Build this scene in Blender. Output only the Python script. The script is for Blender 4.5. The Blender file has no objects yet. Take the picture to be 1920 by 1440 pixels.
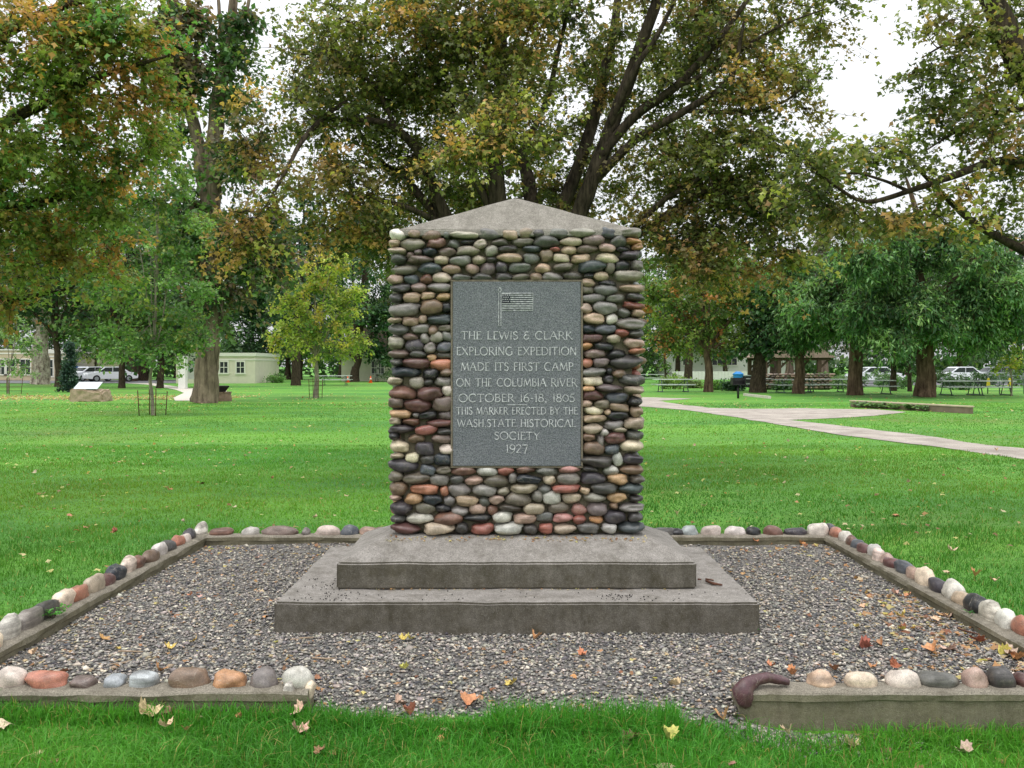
import bpy, math, random
import numpy as np
from mathutils import Vector, Matrix, noise as mnoise

R = math.radians
rng = np.random.default_rng(7)
random.seed(7)
scene = bpy.context.scene
col = scene.collection

# ------------------------------------------------------------------ camera, sky, sun, exposure
CAMZ, FPX, HOR = 1.6, 1700.0, 684.0
cam_d = bpy.data.cameras.new('camera')
cam = bpy.data.objects.new('camera', cam_d)
col.objects.link(cam)
cam.location = (0, 0, CAMZ)
cam.rotation_euler = (R(90), 0, 0)
cam_d.sensor_width = 36.0
cam_d.lens = 36.0 * FPX / 1920.0
cam_d.shift_y = -(720 - HOR) / 1920.0
cam_d.clip_end = 3000
scene.camera = cam

world = bpy.data.worlds.new('World')
scene.world = world
world.use_nodes = True
wn, wl = world.node_tree.nodes, world.node_tree.links
wn.clear()
w_out = wn.new('ShaderNodeOutputWorld')
w_bg = wn.new('ShaderNodeBackground')
w_sky = wn.new('ShaderNodeTexSky')
w_sky.sky_type = 'NISHITA'
w_sky.sun_disc = False
SUN_EL, SUN_AZ = 72, 205          # azimuth measured clockwise from +Y
w_sky.sun_elevation = R(SUN_EL)
w_sky.sun_rotation = R(SUN_AZ)
w_sky.air_density = 1.2
w_sky.dust_density = 3.0
w_hs = wn.new('ShaderNodeHueSaturation')     # an overcast sky: the blue is nearly gone
w_hs.inputs['Saturation'].default_value = 0.22
w_hs.inputs['Value'].default_value = 1.0
w_mix = wn.new('ShaderNodeMix'); w_mix.data_type = 'RGBA'   # cloud layer evens the sky out
w_mix.inputs['Factor'].default_value = 0.65
# overcast luminance: the zenith of a cloud deck is about three times as bright as its horizon
w_tc = wn.new('ShaderNodeTexCoord'); w_sx = wn.new('ShaderNodeSeparateXYZ'); w_mr = wn.new('ShaderNodeMapRange')
w_mr.inputs['To Min'].default_value = 6.5; w_mr.inputs['To Max'].default_value = 19.0
w_cc = wn.new('ShaderNodeVectorMath'); w_cc.operation = 'SCALE'; w_cc.inputs[0].default_value = (.98, 1.0, 1.03)
wl.new(w_tc.outputs['Generated'], w_sx.inputs[0]); wl.new(w_sx.outputs['Z'], w_mr.inputs['Value'])
wl.new(w_mr.outputs['Result'], w_cc.inputs['Scale']); wl.new(w_cc.outputs[0], w_mix.inputs['B'])
wl.new(w_sky.outputs['Color'], w_hs.inputs['Color'])
wl.new(w_hs.outputs['Color'], w_mix.inputs['A'])
wl.new(w_mix.outputs['Result'], w_bg.inputs['Color'])
w_bg.inputs['Strength'].default_value = 0.15
wl.new(w_bg.outputs['Background'], w_out.inputs['Surface'])

sun_d = bpy.data.lights.new('sun', 'SUN')
sun_d.energy = 1.0
sun_d.angle = R(35)
sun_d.color = (1.0, 0.97, 0.92)
sun = bpy.data.objects.new('sun', sun_d)
col.objects.link(sun)
el, az = R(SUN_EL), R(SUN_AZ)
sdir = Vector((math.sin(az) * math.cos(el), math.cos(az) * math.cos(el), math.sin(el)))
sun.rotation_euler = (-sdir).to_track_quat('-Z', 'Y').to_euler()
sun.location = (0, -5, 20)

scene.view_settings.view_transform = 'Standard'
scene.view_settings.look = 'None'
scene.view_settings.gamma = 1
scene.view_settings.use_curve_mapping = False
scene.view_settings.exposure = 0.0
scene.render.engine = 'CYCLES'
scene.cycles.max_bounces = 6
scene.cycles.diffuse_bounces = 3
scene.cycles.glossy_bounces = 2
scene.cycles.transmission_bounces = 3

# ------------------------------------------------------------------ helpers
def S(r, g, b):
    f = lambda c: (c / 255 / 12.92) if c <= 10 else ((c / 255 + 0.055) / 1.055) ** 2.4
    return np.array((f(r), f(g), f(b)))

def P(px, py, d):
    """real place of something seen at pixel (px, py) and known to stand d metres away"""
    return np.array(((px - 960) / FPX * d, d, CAMZ + (HOR - py) / FPX * d))

def G(px, py, z=0.0):
    d = (CAMZ - z) * FPX / (py - HOR)
    return np.array(((px - 960) / FPX * d, d, z))

def tag(o, label=None, cat=None, group=None, kind=None):
    if label: o['label'] = label
    if cat: o['category'] = cat
    if group: o['group'] = group
    if kind: o['kind'] = kind
    return o

def wloc(o):
    v = Vector((0, 0, 0))
    while o is not None:
        v += o.location
        o = o.parent
    return v

def empty(name, loc, rz=0.0):
    o = bpy.data.objects.new(name, None)
    o.location = [float(c) for c in loc]
    o.rotation_euler = (0, 0, rz)
    o.empty_display_size = 0.2
    col.objects.link(o)
    return o

def link(name, me, mat=None, parent=None, local=True):
    o = bpy.data.objects.new(name, me)
    if mat is not None and len(me.materials) == 0:
        me.materials.append(mat)
    col.objects.link(o)
    if parent is not None:
        o.parent = parent
    return o

def mesh_np(name, v, f, colors=None, smooth=False):
    v = np.asarray(v, dtype=np.float32)
    f = np.asarray(f, dtype=np.int32)
    me = bpy.data.meshes.new(name)
    k = f.shape[1]
    me.vertices.add(len(v)); me.vertices.foreach_set('co', v.ravel())
    me.loops.add(f.size); me.loops.foreach_set('vertex_index', f.ravel())
    me.polygons.add(len(f))
    me.polygons.foreach_set('loop_start', np.arange(0, f.size, k, dtype=np.int32))
    try:
        me.polygons.foreach_set('loop_total', np.full(len(f), k, dtype=np.int32))
    except Exception:
        pass
    if smooth:
        me.polygons.foreach_set('use_smooth', np.ones(len(f), dtype=bool))
    if colors is not None:
        a = me.color_attributes.new('col', 'FLOAT_COLOR', 'POINT')
        c = np.ones((len(v), 4), dtype=np.float32); c[:, :3] = colors
        a.data.foreach_set('color', c.ravel())
    me.update(calc_edges=True)
    return me

def obj_np(name, v, f, mat, parent=None, colors=None, smooth=False, local=False):
    v = np.asarray(v, dtype=np.float64)
    if parent is not None and not local:
        v = v - np.array(wloc(parent))
    return link(name, mesh_np(name, v, f, colors, smooth), mat, parent)

class MB:
    """collects plain shapes and links them as ONE mesh object"""
    def __init__(s): s.v = []; s.f = []; s.sm = []
    def add(s, vs, fs, sm=False):
        b = len(s.v); s.v += [tuple(float(c) for c in p) for p in vs]
        s.f += [tuple(i + b for i in q) for q in fs]; s.sm += [sm] * len(fs)
    def box(s, c, d, rz=0.0, ry=0.0, rx=0.0):
        m = Matrix.Rotation(rz, 3, 'Z') @ Matrix.Rotation(ry, 3, 'Y') @ Matrix.Rotation(rx, 3, 'X')
        vs = []
        for x in (-.5, .5):
            for y in (-.5, .5):
                for z in (-.5, .5):
                    vs.append(m @ Vector((x * d[0], y * d[1], z * d[2])) + Vector(c))
        s.add(vs, [(0, 1, 3, 2), (4, 6, 7, 5), (0, 4, 5, 1), (2, 3, 7, 6), (0, 2, 6, 4), (1, 5, 7, 3)])
        return s
    def prism(s, poly, y0, y1):      # polygon in x,z pulled along y
        n = len(poly)
        vs = [(x, y0, z) for x, z in poly] + [(x, y1, z) for x, z in poly]
        fs = [tuple(range(n)), tuple(range(2 * n - 1, n - 1, -1))]
        fs += [(i, (i + 1) % n + 0, (i + 1) % n + n, i + n)[::-1] for i in range(n)]
        s.add(vs, fs); return s
    def tube(s, pts, rad, n=6, sm=True, cap=True, ref=None):
        pts = [Vector(p) for p in pts]
        if not hasattr(rad, '__len__'): rad = [rad] * len(pts)
        vs = []
        for i, p in enumerate(pts):
            t = (pts[min(i + 1, len(pts) - 1)] - pts[max(i - 1, 0)]).normalized()
            a = t.cross(Vector(ref) if ref else (Vector((0.31, 0.27, 0.91)) if abs(t.z) < .9 else Vector((1, 0, 0)))).normalized(); b = t.cross(a)
            for k in range(n):
                an = 2 * math.pi * k / n
                vs.append(p + (a * math.cos(an) + b * math.sin(an)) * rad[i])
        fs = []
        for i in range(len(pts) - 1):
            for k in range(n):
                k2 = (k + 1) % n
                fs.append((i * n + k, i * n + k2, (i + 1) * n + k2, (i + 1) * n + k))
        if cap:
            fs.append(tuple(range(n))[::-1]); fs.append(tuple(range((len(pts) - 1) * n, len(pts) * n)))
        s.add(vs, fs, sm); return s
    def build(s, name, mat, parent=None, local=True, bevel=0.0, label=None):
        me = bpy.data.meshes.new(name)
        off = Vector((0, 0, 0)) if (local or parent is None) else wloc(parent)
        me.from_pydata([tuple(Vector(v) - off) for v in s.v], [], s.f)
        me.polygons.foreach_set('use_smooth', s.sm)
        me.update()
        if bevel:
            import bmesh
            bm = bmesh.new(); bm.from_mesh(me)
            bmesh.ops.recalc_face_normals(bm, faces=bm.faces)
            bmesh.ops.bevel(bm, geom=list(bm.edges), offset=bevel, segments=2, affect='EDGES', clamp_overlap=True)
            bm.to_mesh(me); bm.free()
        o = link(name, me, mat, parent)
        if label: o['label'] = label
        return o

def children(o): return list(o.children)
def copy_tree(o, parent=None):
    kids = children(o)
    c = o.copy(); col.objects.link(c)
    if parent is not None: c.parent = parent
    for ch in kids: copy_tree(ch, c)
    return c

def wave(x, y, seed=0, scale=1.0, octaves=4):
    """smooth value between about -1 and 1"""
    r = np.random.default_rng(seed)
    out = 0; amp = 1; tot = 0; s = 1 / scale
    for o in range(octaves):
        for k in range(3):
            a = r.uniform(0, 2 * math.pi); ph = r.uniform(0, 6.28)
            out = out + amp * np.sin((np.cos(a) * x + np.sin(a) * y) * s * r.uniform(.7, 1.3) + ph + 1.3 * np.sin((np.sin(a) * x - np.cos(a) * y) * s * .8 + ph * 2))
        tot += amp * 1.8; amp *= .6; s *= 2.1
    return out / tot

# ------------------------------------------------------------------ materials
def new_mat(name):
    m = bpy.data.materials.new(name); m.use_nodes = True
    nt = m.node_tree
    b = nt.nodes['Principled BSDF']
    return m, nt, b

def N(nt, t, **kw):
    n = nt.nodes.new(t)
    for k, v in kw.items():
        if k in n.inputs: n.inputs[k].default_value = v
        else: setattr(n, k, v)
    return n

def noise_col(nt, coord, scale, c1, c2, lo=.35, hi=.65, detail=6, rough=.6):
    n = N(nt, 'ShaderNodeTexNoise', Scale=scale, Detail=detail, Roughness=rough)
    nt.links.new(coord, n.inputs['Vector'])
    r = nt.nodes.new('ShaderNodeValToRGB')
    r.color_ramp.elements[0].position = lo; r.color_ramp.elements[1].position = hi
    r.color_ramp.elements[0].color = (*c1, 1); r.color_ramp.elements[1].color = (*c2, 1)
    nt.links.new(n.outputs['Fac'], r.inputs['Fac'])
    return r.outputs['Color'], n.outputs['Fac']

def mixc(nt, a, b, fac, blend='MIX'):
    m = nt.nodes.new('ShaderNodeMix'); m.data_type = 'RGBA'; m.blend_type = blend
    if hasattr(fac, 'default_value') or hasattr(fac, 'is_linked'): nt.links.new(fac, m.inputs['Factor'])
    else: m.inputs['Factor'].default_value = fac
    for s, v in (('A', a), ('B', b)):
        if hasattr(v, 'is_linked'): nt.links.new(v, m.inputs[s])
        else: m.inputs[s].default_value = (*v, 1)
    return m.outputs['Result']

def bump(nt, b, h, strength, dist):
    bn = N(nt, 'ShaderNodeBump', Strength=strength, Distance=dist)
    nt.links.new(h, bn.inputs['Height'])
    if b.inputs['Normal'].is_linked:
        nt.links.new(b.inputs['Normal'].links[0].from_socket, bn.inputs['Normal'])
    nt.links.new(bn.outputs['Normal'], b.inputs['Normal'])

def ramp01(nt, fac, lo, hi):
    r = N(nt, 'ShaderNodeMapRange'); r.inputs['From Min'].default_value = lo; r.inputs['From Max'].default_value = hi
    nt.links.new(fac, r.inputs['Value']); return r.outputs['Result']

def plain(name, c, rough=.6, var=.12, scale=8, metal=0.0, spec=.4):
    m, nt, b = new_mat(name)
    tc = nt.nodes.new('ShaderNodeTexCoord')
    c = np.array(c)
    co, f = noise_col(nt, tc.outputs['Object'], scale, c * (1 - var), np.minimum(c * (1 + var), .95))
    nt.links.new(co, b.inputs['Base Color'])
    b.inputs['Roughness'].default_value = rough; b.inputs['Metallic'].default_value = metal
    b.inputs['Specular IOR Level'].default_value = spec
    return m

def concrete(name, base, dark, light, stain, speck=.5, bump_s=.5, moss_shade=None):
    m, nt, b = new_mat(name)
    tc = nt.nodes.new('ShaderNodeTexCoord'); O = tc.outputs['Object']
    c1, f1 = noise_col(nt, O, 2.6, base * .88, base * 1.12, .3, .7)
    c2, f2 = noise_col(nt, O, 160, dark, light, .36, .64, 3, .8)
    c = mixc(nt, c1, c2, speck)
    n3 = N(nt, 'ShaderNodeTexNoise', Scale=5.5, Detail=9, Roughness=.72); nt.links.new(O, n3.inputs['Vector'])
    c = mixc(nt, c, stain, ramp01(nt, n3.outputs['Fac'], .5, .78))
    if moss_shade is not None:     # grime and algae on the upright faces; the colour also deepens their shade
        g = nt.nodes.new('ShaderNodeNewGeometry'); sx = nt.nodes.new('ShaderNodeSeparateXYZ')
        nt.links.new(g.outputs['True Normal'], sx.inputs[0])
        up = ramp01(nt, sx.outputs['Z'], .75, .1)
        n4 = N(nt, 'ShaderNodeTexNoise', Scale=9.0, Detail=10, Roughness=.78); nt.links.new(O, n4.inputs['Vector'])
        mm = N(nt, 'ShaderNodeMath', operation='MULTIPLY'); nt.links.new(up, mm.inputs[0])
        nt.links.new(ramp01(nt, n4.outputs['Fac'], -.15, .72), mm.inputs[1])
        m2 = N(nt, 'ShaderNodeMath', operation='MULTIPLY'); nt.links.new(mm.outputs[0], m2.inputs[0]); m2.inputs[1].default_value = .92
        c = mixc(nt, c, moss_shade, m2.outputs[0])
    dm = nt.nodes.new('ShaderNodeMapping'); dm.inputs['Scale'].default_value = (11, 11, 1.1); nt.links.new(O, dm.inputs['Vector'])
    d1_, _ = noise_col(nt, dm.outputs['Vector'], 1.0, np.array((.70, .69, .66)), np.array((1.14, 1.13, 1.12)), .32, .66, 7, .7)
    c = mixc(nt, c, d1_, .8, 'MULTIPLY')
    pz, _ = noise_col(nt, O, 38, np.array((.80, .79, .78)), np.array((1.16, 1.16, 1.15)), .34, .62, 8, .8)
    c = mixc(nt, c, pz, .9, 'MULTIPLY')
    vor = N(nt, 'ShaderNodeTexVoronoi', Scale=95); nt.links.new(O, vor.inputs['Vector'])
    c = mixc(nt, light, c, ramp01(nt, vor.outputs['Distance'], .05, .12))
    nt.links.new(c, b.inputs['Base Color'])
    b.inputs['Roughness'].default_value = .92; b.inputs['Specular IOR Level'].default_value = .25
    bump(nt, b, f2, bump_s, .004); bump(nt, b, n3.outputs['Fac'], .5, .02)
    return m

def attr_mat(name, rough=.6, spec=.3, transl=0.0, noise_amt=.0, tint=(1.1, 1.25, .6)):
    m, nt, b = new_mat(name)
    a = nt.nodes.new('ShaderNodeAttribute'); a.attribute_name = 'col'
    c = a.outputs['Color']
    if noise_amt:
        tc = nt.nodes.new('ShaderNodeTexCoord')
        cn, _ = noise_col(nt, tc.outputs['Object'], 60, np.array((1 - noise_amt,) * 3), np.array((1 + noise_amt,) * 3))
        c = mixc(nt, c, cn, 1.0, 'MULTIPLY')
    nt.links.new(c, b.inputs['Base Color'])
    b.inputs['Roughness'].default_value = rough; b.inputs['Specular IOR Level'].default_value = spec
    if transl:
        t = nt.nodes.new('ShaderNodeBsdfTranslucent')
        c2 = mixc(nt, c, tint, 1.0, 'MULTIPLY')
        nt.links.new(c2, t.inputs['Color'])
        mx = nt.nodes.new('ShaderNodeMixShader'); mx.inputs['Fac'].default_value = transl
        nt.links.new(b.outputs['BSDF'], mx.inputs[1]); nt.links.new(t.outputs['BSDF'], mx.inputs[2])
        nt.links.new(mx.outputs['Shader'], nt.nodes['Material Output'].inputs['Surface'])
    return m

M = {}
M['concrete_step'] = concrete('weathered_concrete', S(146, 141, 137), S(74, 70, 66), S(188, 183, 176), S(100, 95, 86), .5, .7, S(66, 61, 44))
M['concrete_cap'] = concrete('cap_concrete', S(146, 140, 133), S(88, 83, 78), S(182, 176, 168), S(112, 107, 100), .5, .5)
M['mortar'] = concrete('mortar', S(126, 116, 102), S(78, 72, 64), S(150, 140, 122), S(82, 78, 68), .4, .6)
M['kerb'] = concrete('kerb_concrete', S(138, 132, 120), S(64, 60, 52), S(178, 170, 156), S(92, 86, 72), .5, .9, S(116, 112, 88))
M['leaf'] = attr_mat('leaf', .45, .35, .45)
M['grass'] = attr_mat('grass_blade', .5, .3, .35, tint=(1.1, 1.15, .7))
M['gravel_chip'] = attr_mat('gravel_chip', .75, .3, 0, .2)
M['seed'] = attr_mat('seed', .8)

def stone_mat(name, use_obj):
    m, nt, b = new_mat(name)
    tc = nt.nodes.new('ShaderNodeTexCoord'); oi = nt.nodes.new('ShaderNodeObjectInfo')
    if use_obj: c = oi.outputs['Color']
    else:
        a = nt.nodes.new('ShaderNodeAttribute'); a.attribute_name = 'col'; c = a.outputs['Color']
    off = nt.nodes.new('ShaderNodeVectorMath'); off.operation = 'ADD'
    sc = nt.nodes.new('ShaderNodeVectorMath'); sc.operation = 'SCALE'; sc.inputs['Scale'].default_value = 37.0
    cx = nt.nodes.new('ShaderNodeCombineXYZ')
    for i in range(3): nt.links.new(oi.outputs['Random'], cx.inputs[i])
    nt.links.new(cx.outputs[0], sc.inputs[0]); nt.links.new(sc.outputs[0], off.inputs[1])
    g = nt.nodes.new('ShaderNodeNewGeometry')
    nt.links.new(g.outputs['Position'], off.inputs[0]); V = off.outputs[0]
    n1, _ = noise_col(nt, V, 17, np.array((.62, .60, .57)), np.array((1.3, 1.27, 1.22)), .3, .7, 5, .6)
    c = mixc(nt, c, n1, 1.0, 'MULTIPLY')
    n2 = N(nt, 'ShaderNodeTexNoise', Scale=110, Detail=4, Roughness=.75); nt.links.new(V, n2.inputs['Vector'])
    sp, _ = noise_col(nt, V, 210, np.array((.62,) * 3), np.array((1.32, 1.30, 1.27)), .35, .65, 3, .7)
    c = mixc(nt, c, sp, .75, 'MULTIPLY')
    # a paler mineral vein on some of the stones
    wv = N(nt, 'ShaderNodeTexNoise', Scale=9, Detail=3, Roughness=.5, Distortion=1.2); nt.links.new(V, wv.inputs['Vector'])
    ab = N(nt, 'ShaderNodeMath', operation='SUBTRACT'); ab.inputs[1].default_value = .5; nt.links.new(wv.outputs['Fac'], ab.inputs[0])
    ab2 = N(nt, 'ShaderNodeMath', operation='ABSOLUTE'); nt.links.new(ab.outputs[0], ab2.inputs[0])
    v1 = ramp01(nt, ab2.outputs[0], .006, .001)
    gt = N(nt, 'ShaderNodeMath', operation='GREATER_THAN'); gt.inputs[1].default_value = .6; nt.links.new(oi.outputs['Random'], gt.inputs[0])
    v2 = N(nt, 'ShaderNodeMath', operation='MULTIPLY'); nt.links.new(v1, v2.inputs[0]); nt.links.new(gt.outputs[0], v2.inputs[1])
    v3 = N(nt, 'ShaderNodeMath', operation='MULTIPLY'); nt.links.new(v2.outputs[0], v3.inputs[0]); v3.inputs[1].default_value = .35
    c = mixc(nt, c, S(190, 180, 165), v3.outputs[0])
    bm_ = nt.nodes.new('ShaderNodeMapping'); bm_.inputs['Scale'].default_value = (2, 2, 26); bm_.inputs['Rotation'].default_value = (.4, .3, 0); nt.links.new(V, bm_.inputs['Vector'])
    b1_, _ = noise_col(nt, bm_.outputs['Vector'], 1.6, np.array((.66, .64, .62)), np.array((1.25, 1.23, 1.2)), .38, .62, 3, .5)
    lt_ = N(nt, 'ShaderNodeMath', operation='LESS_THAN'); lt_.inputs[1].default_value = .35; nt.links.new(oi.outputs['Random'], lt_.inputs[0])
    c = mixc(nt, c, mixc(nt, np.array((1., 1., 1.)), b1_, lt_.outputs[0]), 1.0, 'MULTIPLY')
    dn_, _ = noise_col(nt, V, 30, np.array((0., 0., 0.)), np.array((1., 1., 1.)), .52, .75, 6, .7)
    c = mixc(nt, c, S(150, 140, 122), mixc(nt, np.array((0., 0., 0.)), dn_, .28))
    nt.links.new(c, b.inputs['Base Color'])
    b.inputs['Specular IOR Level'].default_value = .45
    rr = ramp01(nt, n2.outputs['Fac'], .2, .8)
    mr = N(nt, 'ShaderNodeMapRange'); mr.inputs['To Min'].default_value = .2; mr.inputs['To Max'].default_value = .5
    nt.links.new(n2.outputs['Fac'], mr.inputs['Value']); nt.links.new(mr.outputs['Result'], b.inputs['Roughness'])
    bump(nt, b, n2.outputs['Fac'], .25, .003)
    return m
M['stone'] = stone_mat('river_stone', True)
M['stone_v'] = stone_mat('river_stone_mass', False)

def bark_mat(name, c1, c2, scale=14, stretch=.18):
    m, nt, b = new_mat(name)
    tc = nt.nodes.new('ShaderNodeTexCoord'); mp = nt.nodes.new('ShaderNodeMapping')
    mp.inputs['Scale'].default_value = (1, 1, stretch)
    nt.links.new(tc.outputs['Object'], mp.inputs['Vector'])
    c, f = noise_col(nt, mp.outputs['Vector'], scale, c1, c2, .36, .62, 8, .7)
    c3, _ = noise_col(nt, tc.outputs['Object'], 2.2, np.array((.75,) * 3), np.array((1.2,) * 3), .35, .65)
    c = mixc(nt, c, c3, 1.0, 'MULTIPLY')
    nt.links.new(c, b.inputs['Base Color'])
    b.inputs['Roughness'].default_value = .95; b.inputs['Specular IOR Level'].default_value = .15
    bump(nt, b, f, 1.0, .05)
    return m
M['bark_dark'] = bark_mat('dark_bark', S(38, 32, 26), S(88, 76, 62), 22)
M['bark_maple'] = bark_mat('maple_bark', S(44, 38, 33), S(98, 86, 74), 16)
M['bark_brown'] = bark_mat('brown_bark', S(58, 44, 34), S(118, 98, 80), 7)
M['bark_grey'] = bark_mat('grey_bark', S(70, 60, 50), S(142, 126, 108), 6, .12)
M['bark_pale'] = bark_mat('pale_flaking_bark', S(92, 74, 66), S(198, 186, 174), 5, .6)
M['bark_young'] = bark_mat('smooth_young_bark', S(120, 112, 98), S(165, 155, 138), 20)

# granite tablet: cool grey with crystal speckle and picked surface
m, nt, b = new_mat('granite_tablet')
tc = nt.nodes.new('ShaderNodeTexCoord'); O = tc.outputs['Object']
c1, f1 = noise_col(nt, O, 150, S(64, 68, 76), S(146, 148, 154), .36, .66, 4, .8)
c2, f2 = noise_col(nt, O, 4, np.array((.80, .83, .82)), np.array((1.12, 1.1, 1.06)), .3, .7, 8, .7)
c = mixc(nt, c1, c2, 1.0, 'MULTIPLY')
nt.links.new(c, b.inputs['Base Color']); b.inputs['Roughness'].default_value = .7
f3 = N(nt, 'ShaderNodeTexNoise', Scale=60, Detail=5, Roughness=.7); nt.links.new(O, f3.inputs['Vector'])
bump(nt, b, f3.outputs['Fac'], .9, .008); bump(nt, b, f1, .5, .003)
M['granite'] = m
M['inscription'] = plain('cut_granite_white', S(186, 186, 188), .8, .42, 70)
M['flag_dark'] = plain('recessed_dark_granite', S(40, 44, 52), .8, .15, 90)
# ------------------------------------------------------------------ the ground
KZ = 0.08                                   # top of the kerb above the gravel
X0, X1, Y0, Y1 = -2.72, 2.77, 4.36, 8.05    # inner edges of the gravel plot
def sstep(a, b, t):
    t = np.clip((t - a) / (b - a), 0, 1); return t * t * (3 - 2 * t)
def in_plot(x, y): return (x > X0 - .2) & (x < X1 + .2) & (y > Y0 - .06) & (y < Y1 + .2)
def ground_z(x, y):
    x = np.asarray(x, float); y = np.asarray(y, float)
    fall = sstep(4.55, 4.0, y) * (.035 + .12 * sstep(.85, 1.4, x)) + sstep(4.2, 2.0, y) * .05
    z = -fall + .012 * wave(x, y, 3, 1.3, 3) * sstep(30, 10, y)
    z = np.where(in_plot(x, y) | ((x > -.95) & (x < 1.05) & (y > 4.20) & (y < 5)), -.12, z)
    return z

# path outlines, as places on the ground
gp = lambda a: [G(px, py)[:2] for px, py in a]
PATHS = {
 'gravel_path': gp([(1100, 752), (1209, 763), (1290, 770), (1360, 780), (1450, 795), (1550, 812), (1650, 826), (1750, 838), (1850, 852), (1960, 868), (2100, 890),
                    (2100, 866), (1960, 845), (1850, 836), (1750, 820), (1650, 808), (1560, 797), (1478, 788), (1560, 785), (1640, 780), (1705, 773),
                    (1640, 768), (1500, 766), (1400, 767), (1330, 765), (1270, 758), (1236, 752), (1300, 748), (1209, 745), (1100, 742)]),
 'concrete_path': gp([(160, 717), (210, 717.5), (275, 721), (330, 731), (345, 737), (325, 746), (328, 751.5), (405, 751.5), (425, 745), (425, 733), (345, 727), (290, 719), (210, 715.5), (160, 715)]),
}
def inside(poly, x, y):
    c = np.zeros(np.shape(x), bool); n = len(poly)
    for i in range(n):
        x1, y1 = poly[i]; x2, y2 = poly[(i + 1) % n]
        if y1 == y2: continue
        cr = ((y1 > y) != (y2 > y)) & (x < (x2 - x1) * (y - y1) / (y2 - y1) + x1)
        c ^= cr
    return c

def grid_obj(name, xs, ys, zf, mat):
    X, Y = np.meshgrid(xs, ys); Z = zf(X, Y)
    v = np.stack([X.ravel(), Y.ravel(), Z.ravel()], 1)
    nx = len(xs); i = np.arange(len(ys) - 1)[:, None] * nx + np.arange(nx - 1)[None]
    i = i.ravel(); f = np.stack([i, i + 1, i + 1 + nx, i + nx], 1)
    return obj_np(name, v, f, mat, smooth=True)

GREENS = [S(66, 122, 38), S(98, 156, 50), S(120, 172, 62), S(60, 112, 44)]
m, nt, b = new_mat('lawn')
tc = nt.nodes.new('ShaderNodeTexCoord'); O = tc.outputs['Object']
c1, f1 = noise_col(nt, O, .55, GREENS[0], GREENS[1], .38, .62, 5)
mp = nt.nodes.new('ShaderNodeMapping'); mp.inputs['Scale'].default_value = (.25, 1, 1); nt.links.new(O, mp.inputs['Vector'])
c2, f2 = noise_col(nt, mp.outputs['Vector'], .35, S(70, 134, 46), S(122, 176, 54), .4, .6, 4)
c = mixc(nt, c1, c2, .5)
c3, f3 = noise_col(nt, O, 26, np.array((.6,) * 3), np.array((1.35,) * 3), .35, .65, 6, .75)
c = mixc(nt, c, c3, 1.0, 'MULTIPLY')
# worn, leaf-strewn turf shows brownish in far patches
c4, f4 = noise_col(nt, O, 3.5, S(90, 120, 50), S(150, 130, 70), .45, .7)
wn4 = N(nt, 'ShaderNodeTexNoise', Scale=.12, Detail=5, Roughness=.6); nt.links.new(O, wn4.inputs['Vector'])
c = mixc(nt, c, c4, ramp01(nt, wn4.outputs['Fac'], .54, .75))
nt.links.new(c, b.inputs['Base Color']); b.inputs['Roughness'].default_value = .9
bump(nt, b, f3, .8, .05)
M['lawn'] = m
xs = np.unique(np.concatenate([np.linspace(-400, -12, 24), np.linspace(-12, -6, 25), np.linspace(-6, 6, 121), np.linspace(6, 12, 25), np.linspace(12, 400, 24)]))
ys = np.unique(np.concatenate([np.linspace(-60, 1, 14), np.linspace(1, 9, 101), np.linspace(9, 30, 60), np.linspace(30, 700, 60)]))
tag(grid_obj('lawn', xs, ys, ground_z, M['lawn']), 'wide green park lawn around the monument', None, None, 'structure')

m, nt, b = new_mat('path_gravel')
tc = nt.nodes.new('ShaderNodeTexCoord'); O = tc.outputs['Object']
c1, f1 = noise_col(nt, O, 1.4, S(150, 140, 130), S(186, 176, 164), .35, .65, 6)
c2, f2 = noise_col(nt, O, 55, np.array((.7,) * 3), np.array((1.25,) * 3), .35, .65, 5, .8)
nt.links.new(mixc(nt, c1, c2, 1.0, 'MULTIPLY'), b.inputs['Base Color']); b.inputs['Roughness'].default_value = .95
bump(nt, b, f2, .8, .02)
M['path'] = m
M['pale_concrete'] = concrete('pale_path_concrete', S(215, 208, 196), S(170, 164, 152), S(228, 222, 210), S(190, 182, 168), .3, .3)
for nm, mt in (('gravel_path', M['path']), ('concrete_path', M['pale_concrete'])):
    poly = PATHS[nm]; out = []
    for i in range(len(poly)):
        a, b2 = np.array(poly[i]), np.array(poly[(i + 1) % len(poly)])
        L = np.linalg.norm(b2 - a); k = max(1, int(L / .7))
        for j in range(k):
            q = a + (b2 - a) * j / k
            w = .12 if nm == 'gravel_path' else .0
            out.append((q[0] + w * wave(q[0] * 3, q[1] * 3, 5), q[1] + w * 1.5 * wave(q[0] * 3, q[1] * 3, 6)))
    import bmesh
    from mathutils.geometry import delaunay_2d_cdt
    vv, ee, ff, *_ = delaunay_2d_cdt([Vector(q) for q in out], [(i, (i + 1) % len(out)) for i in range(len(out))], [], 1, 1e-5)
    bm = bmesh.new(); vs = [bm.verts.new((x, y, .012)) for x, y in vv]
    px_, py_ = np.array(out).T
    for t_ in ff:
        cxy = sum((vv[i] for i in t_), Vector((0, 0))) / len(t_)
        if inside(out, np.array([cxy.x]), np.array([cxy.y]))[0]: bm.faces.new([vs[i] for i in t_])
    bmesh.ops.recalc_face_normals(bm, faces=bm.faces)
    for f_ in bm.faces:
        if f_.normal.z < 0: f_.normal_flip()
    me = bpy.data.meshes.new(nm); bm.to_mesh(me); bm.free()
    o = link(nm, me, mt); tag(o, {'gravel_path': 'pale gravel path crossing the lawn on the right', 'concrete_path': 'white concrete walk curving behind the grey trunk'}[nm], None, None, 'structure')

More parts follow.
